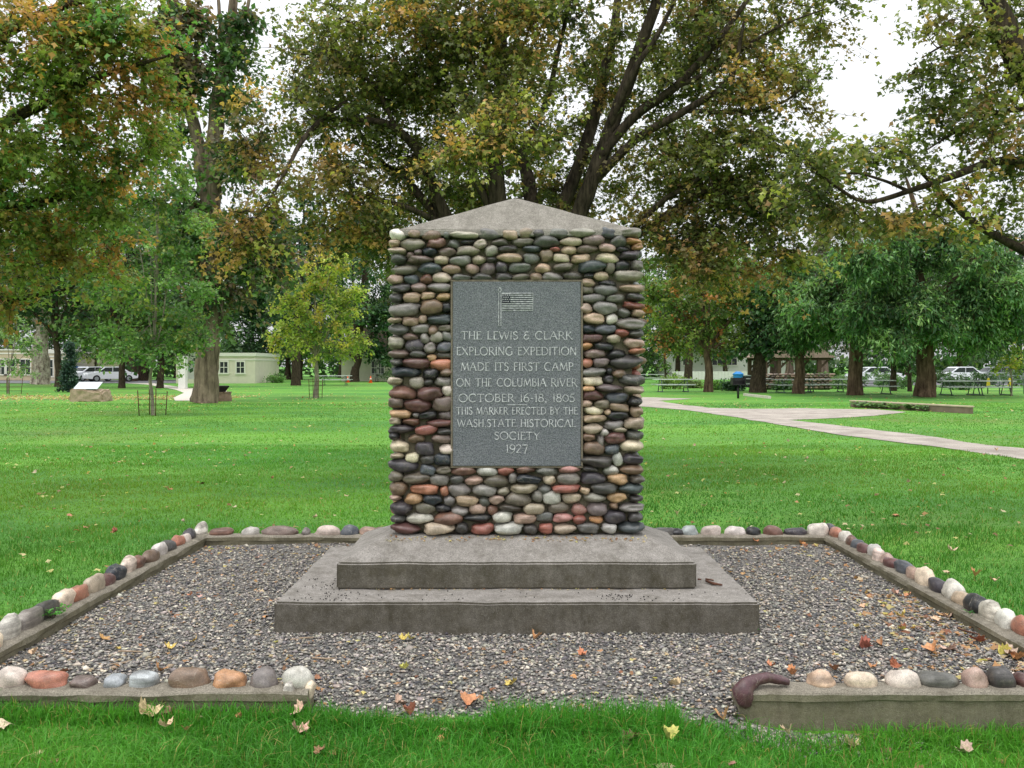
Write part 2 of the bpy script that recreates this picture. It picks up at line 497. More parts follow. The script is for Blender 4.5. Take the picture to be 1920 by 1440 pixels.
# gravel bed of the plot: packed fines under loose chips
m, nt, b = new_mat('gravel_fines')
tc = nt.nodes.new('ShaderNodeTexCoord'); O = tc.outputs['Object']
c1, f1 = noise_col(nt, O, 90, S(66, 64, 62), S(150, 146, 140), .35, .65, 5, .8)
nt.links.new(c1, b.inputs['Base Color']); b.inputs['Roughness'].default_value = .95; bump(nt, b, f1, 1, .01)
M['fines'] = m
def gravel_z(x, y):
    z = .012 * wave(x, y, 11, .5, 3) - sstep(4.5, 4.0, y) * .045
    z = z - .03 * sstep(4.25, 3.85, y)
    z = z - .06 * sstep(1.05, 1.3, x) * sstep(4.3, 4.1, y)
    return z
tag(grid_obj('gravel_bed', np.linspace(X0 - .03, X1 + .03, 90), np.linspace(3.86, Y1 + .02, 76),
    lambda x, y: np.where((y < 4.33) & ((x < -.95) | (x > 1.05)), -.3, gravel_z(x, y)), M['fines']), 'bed of fine grey gravel inside the kerb', None, None, 'structure')

def scatter_solids(n, pos, size, colors, kind='chip'):
    """n small angular solids (irregular octahedra, 8 triangles)"""
    base = np.array([(1, 0, 0), (-1, 0, 0), (0, 1, 0), (0, -1, 0), (0, 0, 1), (0, 0, -1)], float)
    f = np.array([(0, 2, 4), (2, 1, 4), (1, 3, 4), (3, 0, 4), (2, 0, 5), (1, 2, 5), (3, 1, 5), (0, 3, 5)])
    v = base[None] * rng.uniform(.7, 1.25, (n, 6, 1)) + rng.normal(0, .16, (n, 6, 3))
    v = v * size[:, None, :]
    a = rng.uniform(0, 6.28, n); tx = rng.normal(0, .35, n)
    y = v[:, :, 1] * np.cos(tx)[:, None] - v[:, :, 2] * np.sin(tx)[:, None]
    z = v[:, :, 1] * np.sin(tx)[:, None] + v[:, :, 2] * np.cos(tx)[:, None]
    x = v[:, :, 0]
    ca, sa = np.cos(a)[:, None], np.sin(a)[:, None]
    v = np.stack([x * ca - y * sa, x * sa + y * ca, z], 2) + pos[:, None, :]
    F = (f[None] + (np.arange(n) * 6)[:, None, None]).reshape(-1, 3)
    return v.reshape(-1, 3), F, np.repeat(colors, 6, 0)

def pick(pal, n, w=None, jit=.18):
    pal = np.array(pal); w = None if w is None else np.array(w) / sum(w)
    i = rng.choice(len(pal), n, p=w)
    c = pal[i] * rng.uniform(1 - jit, 1 + jit, (n, 1)) * rng.uniform(1 - jit * .3, 1 + jit * .3, (n, 3))
    return np.clip(c, 0.003, .9)

GP = [S(116, 113, 110), S(136, 131, 125), S(154, 148, 139), S(176, 168, 156), S(94, 92, 92), S(204, 195, 178), S(162, 144, 120), S(80, 79, 82)]
n = 74000
x = rng.uniform(X0, X1, n); y = 8.02 - (8.02 - 3.88) * rng.uniform(0, 1, n) ** .8
keep = ~((abs(x - .03) < 1.42) & (y > 5.38) & (y < 7.03))
keep &= ~((y < 4.36) & ((x < -.93) | (x > 1.06)))
edge = 4.12 + .07 * wave(x, y * 0, 21, .35, 3) - .10 * (abs(x) < .6)
keep &= (y > edge)
x, y = x[keep], y[keep]; n = len(x)
sz = rng.lognormal(0, .32, (n, 1)) * np.array((.0118, .0078, .0042)) * rng.uniform(.75, 1.25, (n, 3))
v, f, c = scatter_solids(n, np.stack([x, y, gravel_z(x, y) + .003 + rng.uniform(0, .008, n)], 1), sz, pick(GP, n, [3, 4, 4, 3, 2, 1.6, 1.0, 1.2]))
o = obj_np('gravel', v, f, M['gravel_chip'], colors=c)
tag(o, 'loose grey crushed gravel filling the plot', None, None, 'stuff')
# chips spilling below the right-hand kerb wall end
n = 4200
x = 1.0 + rng.exponential(.32, n); y = 4.20 - abs(rng.normal(0, .055, n))
z = ground_z(x, y) + .004
v, f, c = scatter_solids(n, np.stack([x, y, z], 1), rng.lognormal(0, .3, (n, 1)) * np.array((.0115, .0085, .0055)), pick(GP, n))
tag(obj_np('spilled_gravel', v, f, M['gravel_chip'], colors=c), 'grey chips spilled at the foot of the right kerb wall', None, None, 'stuff')

# ------------------------------------------------------------------ the kerb with its stones
def ico_variants(k, sub, seed):
    import bmesh
    out = []; r = random.Random(seed)
    for i in range(k):
        bm = bmesh.new(); bmesh.ops.create_icosphere(bm, subdivisions=sub, radius=1)
        p = r.choice([2.0, 2.2, 2.5, 3.0]); off = Vector((r.uniform(0, 99), r.uniform(0, 99), r.uniform(0, 99)))
        tw = r.uniform(-.18, .18)
        for v in bm.verts:
            q = v.co.copy()
            L = (abs(q.x) ** p + abs(q.y) ** p + abs(q.z) ** p) ** (1 / p)
            q = q / L
            q *= 1 + .24 * mnoise.noise(q * 1.1 + off) + .09 * mnoise.noise(q * 2.6 + off)
            q.z *= 1 + tw * q.x
            v.co = q
        mx = [max(abs(v.co[a]) for v in bm.verts) for a in range(3)]
        for v in bm.verts:
            for a in range(3): v.co[a] /= mx[a]
        me = bpy.data.meshes.new('stone'); bm.to_mesh(me); bm.free()
        me.polygons.foreach_set('use_smooth', np.ones(len(me.polygons), bool)); me.materials.append(M['stone'])
        out.append(me)
    return out
STONES = ico_variants(28, 3, 5)
def stone(root, c, half, color, rot=(0, 0, 0), label=None):
    o = bpy.data.objects.new('stone', random.choice(STONES))
    o.location = Vector([float(q) for q in c]) - wloc(root)
    sx = random.choice((-1, 1))
    o.scale = (half[0], half[1], half[2]); o.rotation_euler = rot
    if sx < 0: o.rotation_euler = (rot[0], -rot[1], rot[2] + math.pi) if abs(rot[2]) < .1 else rot
    j = random.uniform(.80, 1.02); gm = float(np.mean(color)); ml = 1.12 if gm > .16 else 1.0; color = [(q * .72 + gm * .28) * ml for q in color]
    o.color = (*[min(.85, float(q) * j * random.uniform(.97, 1.03)) for q in color], 1)
    col.objects.link(o); o.parent = root
    if label: o['label'] = label
    return o

PAL = dict(w=S(212, 206, 198), cr=S(218, 200, 170), lt=S(176, 160, 138), lg=S(156, 150, 136), g=S(126, 121, 119), gg=S(108, 110, 106), dgg=S(82, 84, 80),
  dg=S(78, 76, 76), dk=S(42, 43, 48), bl=S(84, 91, 102), bd=S(48, 56, 68), gb=S(116, 108, 94), db=S(86, 80, 72), tb=S(150, 124, 102), t=S(182, 155, 126),
  tp=S(170, 138, 124), o=S(196, 138, 80), ro=S(182, 110, 78), rb=S(132, 90, 74), br=S(130, 102, 80), ma=S(112, 70, 68), re=S(160, 88, 74), pk=S(176, 118, 110),
  p=S(120, 104, 106), dp=S(76, 70, 80), pb=S(124, 103, 96), to=S(188, 146, 98), lw=S(190, 188, 182), wp=S(206, 188, 178), bg=S(150, 160, 166), te=S(72, 84, 90))

kerb = empty('stone_kerb', ((X0 + X1) / 2, Y0, 0))
tag(kerb, 'low concrete kerb set with river stones around the gravel plot', 'kerb')
def kerb_block(p0, p1, width, z0, z1, inner_left, zt=None):
    """a cast block from p0 to p1 with worn edges; p0-p1 is the centre line"""
    p0, p1 = np.array(p0, float), np.array(p1, float)
    L = np.linalg.norm(p1 - p0); t = (p1 - p0) / L; nrm = np.array((-t[1], t[0]))
    nseg = max(2, int(L / .05)); prof = []
    h = width / 2; ch = .014
    rc = .012; pf = [(-h + rc, z0), (-h + rc, (z0 + z1) / 2), (-h + rc * .8, z1 - .05), (-h, z1 - .042), (-h, z1 - ch), (-h + ch * .8, z1 - ch * .25), (-h + ch * 2, z1), (0, z1 + .004), (h - ch * 2, z1), (h - ch * .8, z1 - ch * .25), (h, z1 - ch), (h, z1 - .042), (h - rc * .8, z1 - .05), (h - rc, (z0 + z1) / 2), (h - rc, z0)]
    v = []
    for i in range(nseg + 1):
        s = i / nseg; q = p0 + (p1 - p0) * s
        for k, (a, z) in enumerate(pf):
            w = .007 * wave(np.array(q[0] * 9 + k), np.array(q[1] * 9 + z * 30), 40 + k % 3, 1, 3)
            xy = q + nrm * (a + float(w))
            v.append((xy[0], xy[1], z + float(w) * .7))
    m = len(pf); f = []
    for i in range(nseg):
        for k in range(m - 1):
            f.append((i * m + k, i * m + k + 1, (i + 1) * m + k + 1, (i + 1) * m + k))
        f.append((i * m + m - 1, i * m, (i + 1) * m, (i + 1) * m + m - 1))
    mb = MB(); mb.v = v; mb.f = f + [tuple(range(m)), tuple(range(nseg * m, nseg * m + m))[::-1]]; mb.sm = [False] * len(mb.f)
    return mb.build('kerb_wall', M['kerb'], kerb, local=False)
KW = .15
kerb_block((X0 - .20, Y1 + KW / 2), (X1 + .20, Y1 + KW / 2), KW, -.15, KZ, 1)
kerb_block((X0 - KW / 2, Y0 - .20), (X0 - KW / 2, Y1 - .003), KW, -.2, KZ + .002, 1)
kerb_block((X1 + KW / 2, Y0 - .20), (X1 + KW / 2, Y1 - .003), KW, -.2, KZ + .002, 1)
kerb_block((X0 + .003, Y0 - .075), (-.95, Y0 - .075), .15, -.3, KZ, 1)
kerb_block((1.055, Y0 - .075), (X1 - .003, Y0 - .075), .15, -.32, KZ, 1)

def px_span(cx, cy, w, h, ox, oy, s): return ox + cx / s, oy + cy / s, w / s, h / s
# back row
back = [(1245, 105, 140, 38, 'rb', 0), (1410, 102, 105, 45, 'lw', 0), (1575, 97, 200, 48, 'pb', 0), (1720, 97, 48, 38, 'g', 0), (1845, 95, 145, 52, 'wp', 0),
        (468, 93, 105, 52, 'bl', 500), (575, 95, 105, 42, 'tp', 500), (-30, 108, 90, 34, 'dk', 1280), (35, 105, 100, 50, 'bg', 1280), (160, 103, 115, 52, 'wp', 1280), (295, 107, 118, 45, 'w', 1280),
        (397, 98, 84, 42, 'dk', 1280), (508, 93, 108, 50, 'rb', 1280), (630, 98, 128, 38, 'dp', 1280), (757, 90, 118, 68, 'w', 1280)]
yb = Y1 + KW / 2 + .02; k_ = yb / FPX
for cx, cy, w, h, cc, ox in back:
    px, _, pw, ph = px_span(cx, cy, w, h, ox, 960, 3)
    hw = pw * k_ / 2 * 1.05; hh = ph * k_
    stone(kerb, ((px - 960) * k_, yb, KZ + hh * .16), (hw, .062, hh * .86), PAL[cc], (0, random.uniform(-.06, .06), 0))
for xx in np.arange(-1.15, 1.5, .28):   # hidden behind the monument
    stone(kerb, (xx, yb, KZ + .015), (.11, .075, .05), PAL[random.choice(['g', 'rb', 'lw', 'tp', 'dg'])])
# the two side rows
right = [(828, 50, 'dp'), (868, 50, 'ro'), (912, 54, 'w'), (952, 50, 'rb'), (985, 45, 'bl'), (1025, 45, 'ma'), (1070, 65, 'lw'), (1110, 60, 'wp'), (1143, 55, 'tp'), (1190, 50, 'ma'),
         (1245, 60, 'bl'), (1308, 66, 'tp'), (1365, 84, 'cr'), (1440, 68, 'dp'), (1512, 95, 'w'), (1578, 60, 't'), (1658, 88, 'dk'), (1738, 98, 'w'), (1815, 90, 'w'), (1895, 98, 'ro')]
left = [(1125, 60, 'w'), (1070, 55, 'dp'), (1040, 42, 'wp'), (1003, 55, 'ro'), (950, 52, 'dg'), (903, 68, 'w'), (838, 60, 'br'), (775, 62, 'rb'), (728, 82, 'wp'), (650, 80, 'bd'),
        (585, 65, 'ma'), (525, 92, 'lt'), (440, 70, 'ro'), (362, 88, 'cr'), (262, 85, 'dgg'), (160, 95, 'g'), (50, 120, 'lw')]
for rows, ox, xc in ((right, 1280, X1 + .100), (left, 0, X0 - .095)):
    ds = [xc * FPX / (ox + cx / 3 - 960) for cx, h, c in rows]
    for i, (cx, h, cc) in enumerate(rows):
        d = ds[i]; dn = ds[i + 1] if i + 1 < len(ds) else d - .17; dp_ = ds[i - 1] if i else d + .17
        ln = min(abs(dn - d), abs(dp_ - d)) * .5 + (abs(dp_ - dn) / 4) * .5
        ln = min(max(ln, .05), .17) * 1.02
        hh = h / 3 / FPX * d
        stone(kerb, (xc + random.uniform(-.012, .012), d, KZ + hh * .30), (.050 + random.uniform(-.006, .010), ln * .80, max(.05, hh * .80)), PAL[cc], (0, 0, random.uniform(-.12, .12)))
    # the rows run on out of the picture
    d = ds[-1]
    while d > 4.45:
        d -= .2
        stone(kerb, (xc, d, KZ + .02), (.065, .09, .06), PAL[random.choice(['lw', 'rb', 'g', 'cr', 'dg'])])
# front rows
yf = Y0 - .06; kf = yf / FPX
for cx, cy, w, h, cc, ox in [(-200, 940, 150, 90, 'g', 0), (55, 935, 158, 100, 'wp', 0), (258, 940, 245, 84, 'ro', 0), (462, 957, 138, 55, 'pb', 0), (643, 964, 118, 58, 'bg', 0), (805, 962, 168, 78, 'bg', 0), (1050, 955, 242, 98, 'br', 0),
      (1290, 960, 184, 88, 'o', 0), (1480, 957, 155, 96, 'g', 0), (785, 947, 155, 78, 't', 1280), (1010, 950, 175, 70, 'cr', 1280), (1242, 932, 184, 78, 'wp', 1280),
      (1440, 928, 255, 74, 'gg', 1280), (1655, 912, 132, 104, 'tp', 1280), (1800, 910, 152, 104, 'dg', 1280), (1915, 930, 80, 62, 'ma', 1280), (2040, 925, 150, 80, 'lw', 1280)]:
    px, py, pw, ph = px_span(cx, cy, w, h, ox, 960, 3)
    hw = pw * kf / 2 * 1.04; hh = ph * kf
    lb = 'broad orange-brown stone' if (cx, ox) == (258, 0) else None
    stone(kerb, ((px - 960) * kf, yf + .015, KZ + hh * .20), (hw, .060, hh * .80), PAL[cc], (0, random.uniform(-.08, .08), 0), lb)
# white stone that droops over the left wall end
stone(kerb, (P(558, 1278, yf)[0], yf + .01, KZ + .025), (.08, .065, .065), PAL['w'], (0, .15, 0), 'white stone capping the end of the left front wall')
stone(kerb, (P(548, 1305, yf)[0], yf - .03, KZ - .035), (.032, .05, .075), PAL['lw'], (0, -.15, 0))
stone(kerb, (P(580, 1296, yf)[0], yf - .01, KZ - .02), (.03, .05, .055), PAL['cr'], (0, .3, 0))
# the dark curved stone that hooks over the right wall end
pts = [P(1480, 1279, yf - .03), P(1462, 1274, yf - .03), P(1440, 1272, yf - .03), P(1418, 1275, yf - .04), P(1400, 1284, yf - .06), P(1392, 1298, yf - .08), P(1396, 1313, yf - .085), P(1402, 1324, yf - .085)]
rr = [.014, .022, .026, .028, .036, .046, .042, .020]
mb = MB()
sp = []; sr = []
for i in range(len(pts) - 1):
    for t in (0, .33, .66):
        sp.append(pts[i] * (1 - t) + pts[i + 1] * t); sr.append(rr[i] * (1 - t) + rr[i + 1] * t)
sp.append(pts[-1]); sr.append(rr[-1])
mb.tube(sp, sr, 14, ref=(0, 1, 0))
mb.v = [tuple(Vector(v) + .008 * mnoise.noise_vector(Vector(v) * 13) + .005 * mnoise.noise_vector(Vector(v) * 41)) for v in mb.v]
hook = mb.build('stone', M['stone'], kerb, local=False, label='long dark maroon stone hooked over the right wall end')
hook.color = (*(S(88, 60, 66)), 1)

# ------------------------------------------------------------------ the monument
mon = empty('stone_monument', (.03, 6.2, 0))
tag(mon, 'river-stone monument with granite tablet on stepped concrete base', 'monument')

def worn(name, verts, faces, mat, parent, cuts=24, bevel=.012, amp=.004, seed=1):
    import bmesh
    bm = bmesh.new()
    vs = [bm.verts.new(Vector(v)) for v in verts]
    for f in faces: bm.faces.new([vs[i] for i in f])
    bmesh.ops.recalc_face_normals(bm, faces=bm.faces)
    long = [e for e in bm.edges if e.calc_length() > .5]
    bmesh.ops.bevel(bm, geom=list(bm.edges), offset=bevel, segments=2, affect='EDGES', clamp_overlap=True)
    bmesh.ops.triangulate(bm, faces=[f for f in bm.faces if len(f.verts) > 4])
    for it in range(6):
        es = [e for e in bm.edges if e.calc_length() > .11]
        if not es: break
        bmesh.ops.subdivide_edges(bm, edges=es, cuts=1, use_grid_fill=True)
    off = Vector((seed * 3.1, seed * 7.7, 0))
    for v in bm.verts:
        v.co += Vector((mnoise.noise(v.co * 5 + off), mnoise.noise(v.co * 5 + off * 2), mnoise.noise(v.co * 5 + off * 3))) * amp
    me = bpy.data.meshes.new(name)
    o_ = wloc(parent)
    for v in bm.verts: v.co -= o_
    bm.to_mesh(me); bm.free()
    return link(name, me, mat, parent)

CX = .03
def frus(x0, x1, y0, y1, z0, z1, tx0=None, tx1=None, ty0=None, ty1=None, z2=None):
    v = [(x0, y0, z0), (x1, y0, z0), (x1, y1, z0), (x0, y1, z0), (x0, y0, z1), (x1, y0, z1), (x1, y1, z1), (x0, y1, z1)]
    f = [(0, 3, 2, 1), (0, 1, 5, 4), (1, 2, 6, 5), (2, 3, 7, 6), (3, 0, 4, 7)]
    if z2 is None: f.append((4, 5, 6, 7))
    else:
        v += [(tx0, ty0, z2), (tx1, ty0, z2), (tx1, ty1, z2), (tx0, ty1, z2)]
        f += [(4, 5, 9, 8), (5, 6, 10, 9), (6, 7, 11, 10), (7, 4, 8, 11), (8, 9, 10, 11)]
    return v, f
v, f = frus(CX - 1.44, CX + 1.44, 5.374, 7.044, -.06, .19)
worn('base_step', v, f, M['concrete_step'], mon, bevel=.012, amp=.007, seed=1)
v, f = frus(CX - 1.13, CX + 1.13, 5.69, 6.73, .193, .357, CX - .845, CX + .845, 5.965, 6.455, .478)
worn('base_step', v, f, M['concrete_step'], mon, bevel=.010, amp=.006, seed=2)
v, f = frus(CX - .775, CX + .775, 6.022, 6.425, .47, 2.462)
worn('core', v, f, M['mortar'], mon, bevel=.03, amp=.02, seed=3)
# pyramid cap
v = [(-.765, 5.965, 2.448), (.835, 5.965, 2.448), (.835, 6.465, 2.448), (-.765, 6.465, 2.448),
     (-.762, 5.968, 2.486), (.832, 5.968, 2.486), (.832, 6.462, 2.486), (-.762, 6.462, 2.486), (.005, 6.19, 2.735), (.045, 6.19, 2.735), (.045, 6.235, 2.735), (.005, 6.235, 2.735)]
f = [(0, 3, 2, 1), (0, 1, 5, 4), (1, 2, 6, 5), (2, 3, 7, 6), (3, 0, 4, 7), (4, 5, 9, 8), (5, 6, 10, 9), (6, 7, 11, 10), (7, 4, 8, 11), (8, 9, 10, 11)]
worn('cap', v, f, M['concrete_cap'], mon, bevel=.006, amp=.005, seed=4)

FA = '''98 305 125 90 w;215 298 85 60 tb;337 306 140 75 br;450 302 48 58 gg;575 303 195 58 lg;755 298 160 80 gg;910 303 115 62 t;1022 290 100 82 lt;1118 292 95 58 dg;1253 293 155 72 gg;1437 288 200 68 lg;1615 292 108 76 bl;1780 288 165 62 g;
70 367 84 50 t;208 372 185 88 gb;370 367 142 64 rb;502 367 86 60 gg;600 358 100 36 dk;692 372 100 70 lg;835 358 122 55 db;1000 357 160 60 gb;1168 352 186 86 dgg;1350 352 160 64 lt;1507 347 160 74 pb;1690 350 122 88 dgg;1800 350 128 46 o;
92 422 132 54 lt;188 452 62 48 pb;243 433 58 40 p;325 424 106 60 bd;453 428 122 64 pb;600 422 176 66 lg;773 422 96 78 lg;890 405 152 44 dg;1065 405 134 44 te;1232 408 74 34 re;1332 415 108 58 t;1465 405 152 58 pb;1607 395 128 58 tp;1720 408 102 50 dk;1832 392 84 58 o;
97 482 122 74 dgg;258 483 182 62 pb;408 485 112 64 lt;547 490 156 74 g;680 485 112 64 lt;773 485 78 50 dg;905 468 182 66 t;1060 478 120 74 gg;1172 452 96 84 tb;1280 472 122 60 lt;1415 475 146 62 t;1612 470 162 74 cr;1778 452 168 58 dp;
135 557 202 74 gb;328 545 166 78 te;485 552 132 66 tb;628 548 108 74 tp;745 550 110 88 p;850 538 94 76 dp;982 540 166 80 gg;1148 545 120 70 t;1290 535 144 56 gb;1500 535 212 84 te;1635 540 72 94 gb;1722 530 112 80 dk;1830 525 94 80 g;
78 630 112 74 tp;192 625 108 68 bl;300 622 88 70 rb;410 610 142 76 lt;560 612 134 52 gg;705 612 142 60 dg;862 608 134 58 dg;985 612 130 50 gb;1095 612 94 64 tb;1215 608 144 64 g;1365 600 152 64 db;1478 597 72 42 dk;1565 603 108 68 t;1765 600 216 78 lg;
1468 647 108 60 t;1615 655 134 50 dk;1790 690 188 68 tb;1465 705 98 56 gb;1607 703 176 76 gg;1505 765 176 64 g;1672 765 136 60 gg;1812 755 142 58 dg;1458 840 98 78 tp;1600 832 176 94 g;1800 815 158 58 re;1735 868 98 70 gg;1838 872 92 64 tb;1515 910 162 84 t;1643 915 86 78 lw;1780 945 216 84 g;1470 985 112 60 bd;1595 990 156 70 bl;1715 1015 104 64 re;1820 1018 122 58 dgg;1495 1055 162 60 ma;1657 1058 102 62 lt;1810 1090 152 76 tp;1458 1108 92 56 o;1590 1112 136 54 dk;1825 1145 118 50 ro;1520 1165 166 60 pb;1680 1168 138 70 dk;1460 1232 92 68 ro;1565 1228 122 70 p;1755 1222 246 98 dg;1508 1300 182 66 g;1625 1292 50 54 dk;1697 1308 98 62 br;1505 1362 158 66 cr;1620 1350 78 64 dp;1785 1352 196 74 dgg;1470 1417 94 40 to;1620 1412 202 56 p;1810 1425 152 60 lt;
115 688 146 66 dg;250 688 112 70 pb;400 685 176 68 g;85 762 98 66 dg;195 757 132 78 tb;312 742 102 54 t;430 750 116 56 to;138 845 236 98 g;340 828 166 110 br;455 832 82 72 dk;70 922 102 50 t;185 930 128 70 tb;275 915 62 64 tb;402 915 186 70 te;100 992 146 84 dgg;258 985 128 66 g;352 998 68 76 br;440 980 108 48 gb;78 1082 118 94 lg;185 1042 112 54 pb;290 1052 68 76 g;380 1042 102 88 lg;455 1040 84 64 gg;215 1105 132 92 dp;328 1122 88 82 g;435 1120 112 82 bl;105 1168 162 64 pb;245 1170 122 54 dg;340 1192 68 50 to;440 1180 122 48 db;85 1225 102 54 dg;230 1235 206 74 ma;412 1245 166 78 ro;148 1295 222 76 bd;330 1308 122 68 dk;450 1300 96 64 br;75 1362 112 60 lt;230 1378 112 86 lg;318 1370 68 52 dg;425 1367 142 62 g'''
FB = '''130 183 202 100 rb;327 183 178 108 ma;458 165 92 78 wp;82 255 112 74 pb;235 268 196 98 ma;418 260 158 102 pb;110 333 166 66 to;225 343 56 36 g;315 345 138 54 dk;445 342 112 66 p;78 385 88 54 lt;190 390 128 52 rb;395 397 216 56 ma;118 445 182 68 dp;297 450 166 74 re;440 457 112 54 dg;65 490 74 60 dk;228 510 118 68 br;415 513 166 66 pb;110 565 134 92 cr;292 585 138 94 dp;452 590 108 78 wp;85 640 102 46 lt;197 650 102 72 cr;312 665 112 66 dg;425 665 128 82 bd;140 708 226 94 dp;312 740 108 74 bl;428 738 118 60 gb;
570 742 176 72 rb;742 748 156 80 lw;875 743 120 72 re;1015 735 146 60 rb;1172 745 162 70 gg;1335 735 162 58 pk;1490 733 122 46 dg;1640 745 116 74 lw;1790 735 168 70 br;80 783 108 76 gb;228 797 196 84 gb;398 812 142 78 g;520 808 102 66 dg;645 815 126 66 tp;810 822 182 92 gb;928 800 58 74 g;1048 808 182 70 bd;1193 812 92 70 lt;1327 808 166 92 g;1505 803 192 90 dp;1687 803 152 78 to;1825 805 112 56 db;
100 875 138 110 br;292 877 212 70 ro;430 890 62 76 ro;545 885 170 98 g;720 885 176 80 g;858 893 88 60 lg;1000 868 202 64 lt;1160 880 98 66 gg;1308 872 206 66 re;1448 887 74 54 t;1592 870 192 78 dg;1785 877 178 84 te;75 943 86 42 tp;212 947 138 78 to;350 953 138 78 bd;467 965 84 84 g;595 960 168 80 t;725 970 78 84 gg;812 953 114 68 tp;965 947 188 100 gb;1105 930 84 88 g;1208 940 142 92 lw;1352 942 144 74 lt;1520 940 168 66 lg;1685 938 142 74 to;1820 947 104 50 dg;
122 1015 164 102 dp;295 1015 140 80 gb;420 1015 122 56 dk;545 1040 118 74 g;668 1020 128 80 tp;775 1028 84 76 rb;905 1013 172 60 db;1085 1018 162 80 lt;1255 1015 148 82 gb;1408 1028 112 88 pk;1537 1022 140 88 p;1660 998 66 52 br;1790 1012 184 66 g;97 1095 112 64 dgg;255 1090 192 72 lw;460 1088 206 88 rb;672 1088 202 58 dk;848 1078 146 82 lw;1010 1090 172 78 tp;1158 1080 132 66 gg;1290 1085 142 68 pk;1412 1098 102 68 re;1530 1095 102 60 o;1665 1078 154 92 dp;1815 1080 112 72 dg;
155 1162 222 78 ma;392 1160 232 84 lt;560 1160 100 82 dg;703 1165 172 74 re;893 1160 210 86 lw;1053 1167 102 74 dg;1165 1160 102 86 re;1303 1165 162 80 lt;1470 1160 152 78 gg;1625 1160 110 76 lw;1788 1157 188 82 te;
1500 200 162 78 ma;1680 218 162 82 bl;1815 240 112 70 dk;1462 257 84 50 tp;1575 263 118 64 gb;1507 308 152 66 cr;1612 318 44 44 t;1700 288 152 56 tb;1690 345 156 64 dk;1825 315 98 78 tb;1515 367 182 56 t;1655 413 146 60 g;1805 400 152 88 lt;1507 440 156 74 lt;1590 470 58 64 lw;1700 450 104 48 lt;1477 503 98 58 br;1560 530 58 82 g;1667 507 156 82 ma;1808 485 128 70 dgg;1508 580 166 98 br;1645 590 112 74 bl;1790 565 172 92 cr;1530 672 236 90 dg;1687 663 80 90 lw;1803 663 152 80 dp'''
k_ = 5.95 / FPX
nfront = 0
for txt, oy in ((FA, 360), (FB, 690)):
    for it in txt.replace('\n', '').split(';'):
        if not it.strip(): continue
        cx, cy, w, h, cc = it.split(); cx, cy, w, h = map(float, (cx, cy, w, h))
        px, py = 720 + cx / 3.84, oy + cy / 3.84
        X = (px - 960) * k_; Z = CAMZ + (HOR - py) * k_
        hw = w / 3.84 * k_ / 2 * 1.08; hh = h / 3.84 * k_ / 2 * 1.11
        dep = min(.085, max(.045, hw * .62)) + random.uniform(-.004, .01)
        yc = 5.995 + random.uniform(-.006, .006)
        if abs(X - CX) > .72:            # corner stones turn the corner
            dep = .075; yc = 6.012
        stone(mon, (X, yc, Z), (hw, dep, hh), PAL[cc], (random.uniform(-.1, .1), random.uniform(-.28, .28) if w < 1.5 * h else random.uniform(-.10, .10), random.uniform(-.12, .12)))
        nfront += 1
# the narrow sides: first the stones next to the front corner, the rest as one mass with the back
mass = []
for sx in (-1, 1):
    z = .515; row = 0
    while z < 2.45:
        h = random.uniform(.062, .088)
        y = 6.10 + (row % 2) * .03; j = 0
        while y < 6.50:
            w = random.uniform(.09, .15)
            c = PAL[random.choice(list(PAL))]
            cen = (CX + sx * (.795 + random.uniform(-.008, .012)), min(y + w / 2, 6.44), z + h / 2)
            hf = (random.uniform(.042, .055), w / 2 * 1.02, h / 2 * 1.03)
            if j == 0 and nfront < 298: stone(mon, cen, hf, c); nfront += 1
            else: mass.append((cen, hf, c))
            y += w; j += 1
        z += h * .93; row += 1
z = .515
while z < 2.45:
    h = random.uniform(.062, .088); x = CX - .80
    while x < CX + .76:
        w = random.uniform(.10, .18)
        mass.append(((x + w / 2, 6.445, z + h / 2), (w / 2 * 1.02, .055, h / 2 * 1.03), PAL[random.choice(list(PAL))]))
        x += w
    z += h * .93
import bmesh
bm = bmesh.new(); bmesh.ops.create_icosphere(bm, subdivisions=2, radius=1)
IV = np.array([v.co[:] for v in bm.verts]); IF = np.array([[v.index for v in f.verts] for f in bm.faces]); bm.free()
mass = [(a_, b_, .9 * (np.array(c_) * .74 + .26 * np.mean(c_))) for a_, b_, c_ in mass]
V = np.concatenate([IV * np.array(h) + np.array(c) for c, h, _ in mass]); F = np.concatenate([IF + i * len(IV) for i in range(len(mass))])
Cc = np.repeat(np.array([c for _, _, c in mass]), len(IV), 0)
o = obj_np('stone', V, F, M['stone_v'], mon, Cc, True); tag(o, 'river stones covering the back and side faces', None, None, 'stuff')

# the granite tablet
tx0, tx1, tz0, tz1 = (849 - 960) * k_, (1089 - 960) * k_, CAMZ + (HOR - 874) * k_, CAMZ + (HOR - 528) * k_
v, f = frus(tx0, tx1, 5.952, 6.02, tz0, tz1)
TAB = worn('tablet', v, f, M['granite'], mon, bevel=.004, amp=.0012, seed=5)
mb = MB()  # mortar bead round the tablet
mb.box(((tx0 + tx1) / 2, 5.985, tz0 - .007), (tx1 - tx0 + .03, .05, .012)); mb.box(((tx0 + tx1) / 2, 5.985, tz1 + .007), (tx1 - tx0 + .03, .05, .012))
mb.box((tx0 - .008, 5.98, (tz0 + tz1) / 2), (.012, .05, tz1 - tz0 - .004)); mb.box((tx1 + .008, 5.98, (tz0 + tz1) / 2), (.012, .05, tz1 - tz0 - .004))
mb.build('mortar_joint', M['mortar'], mon, local=False)

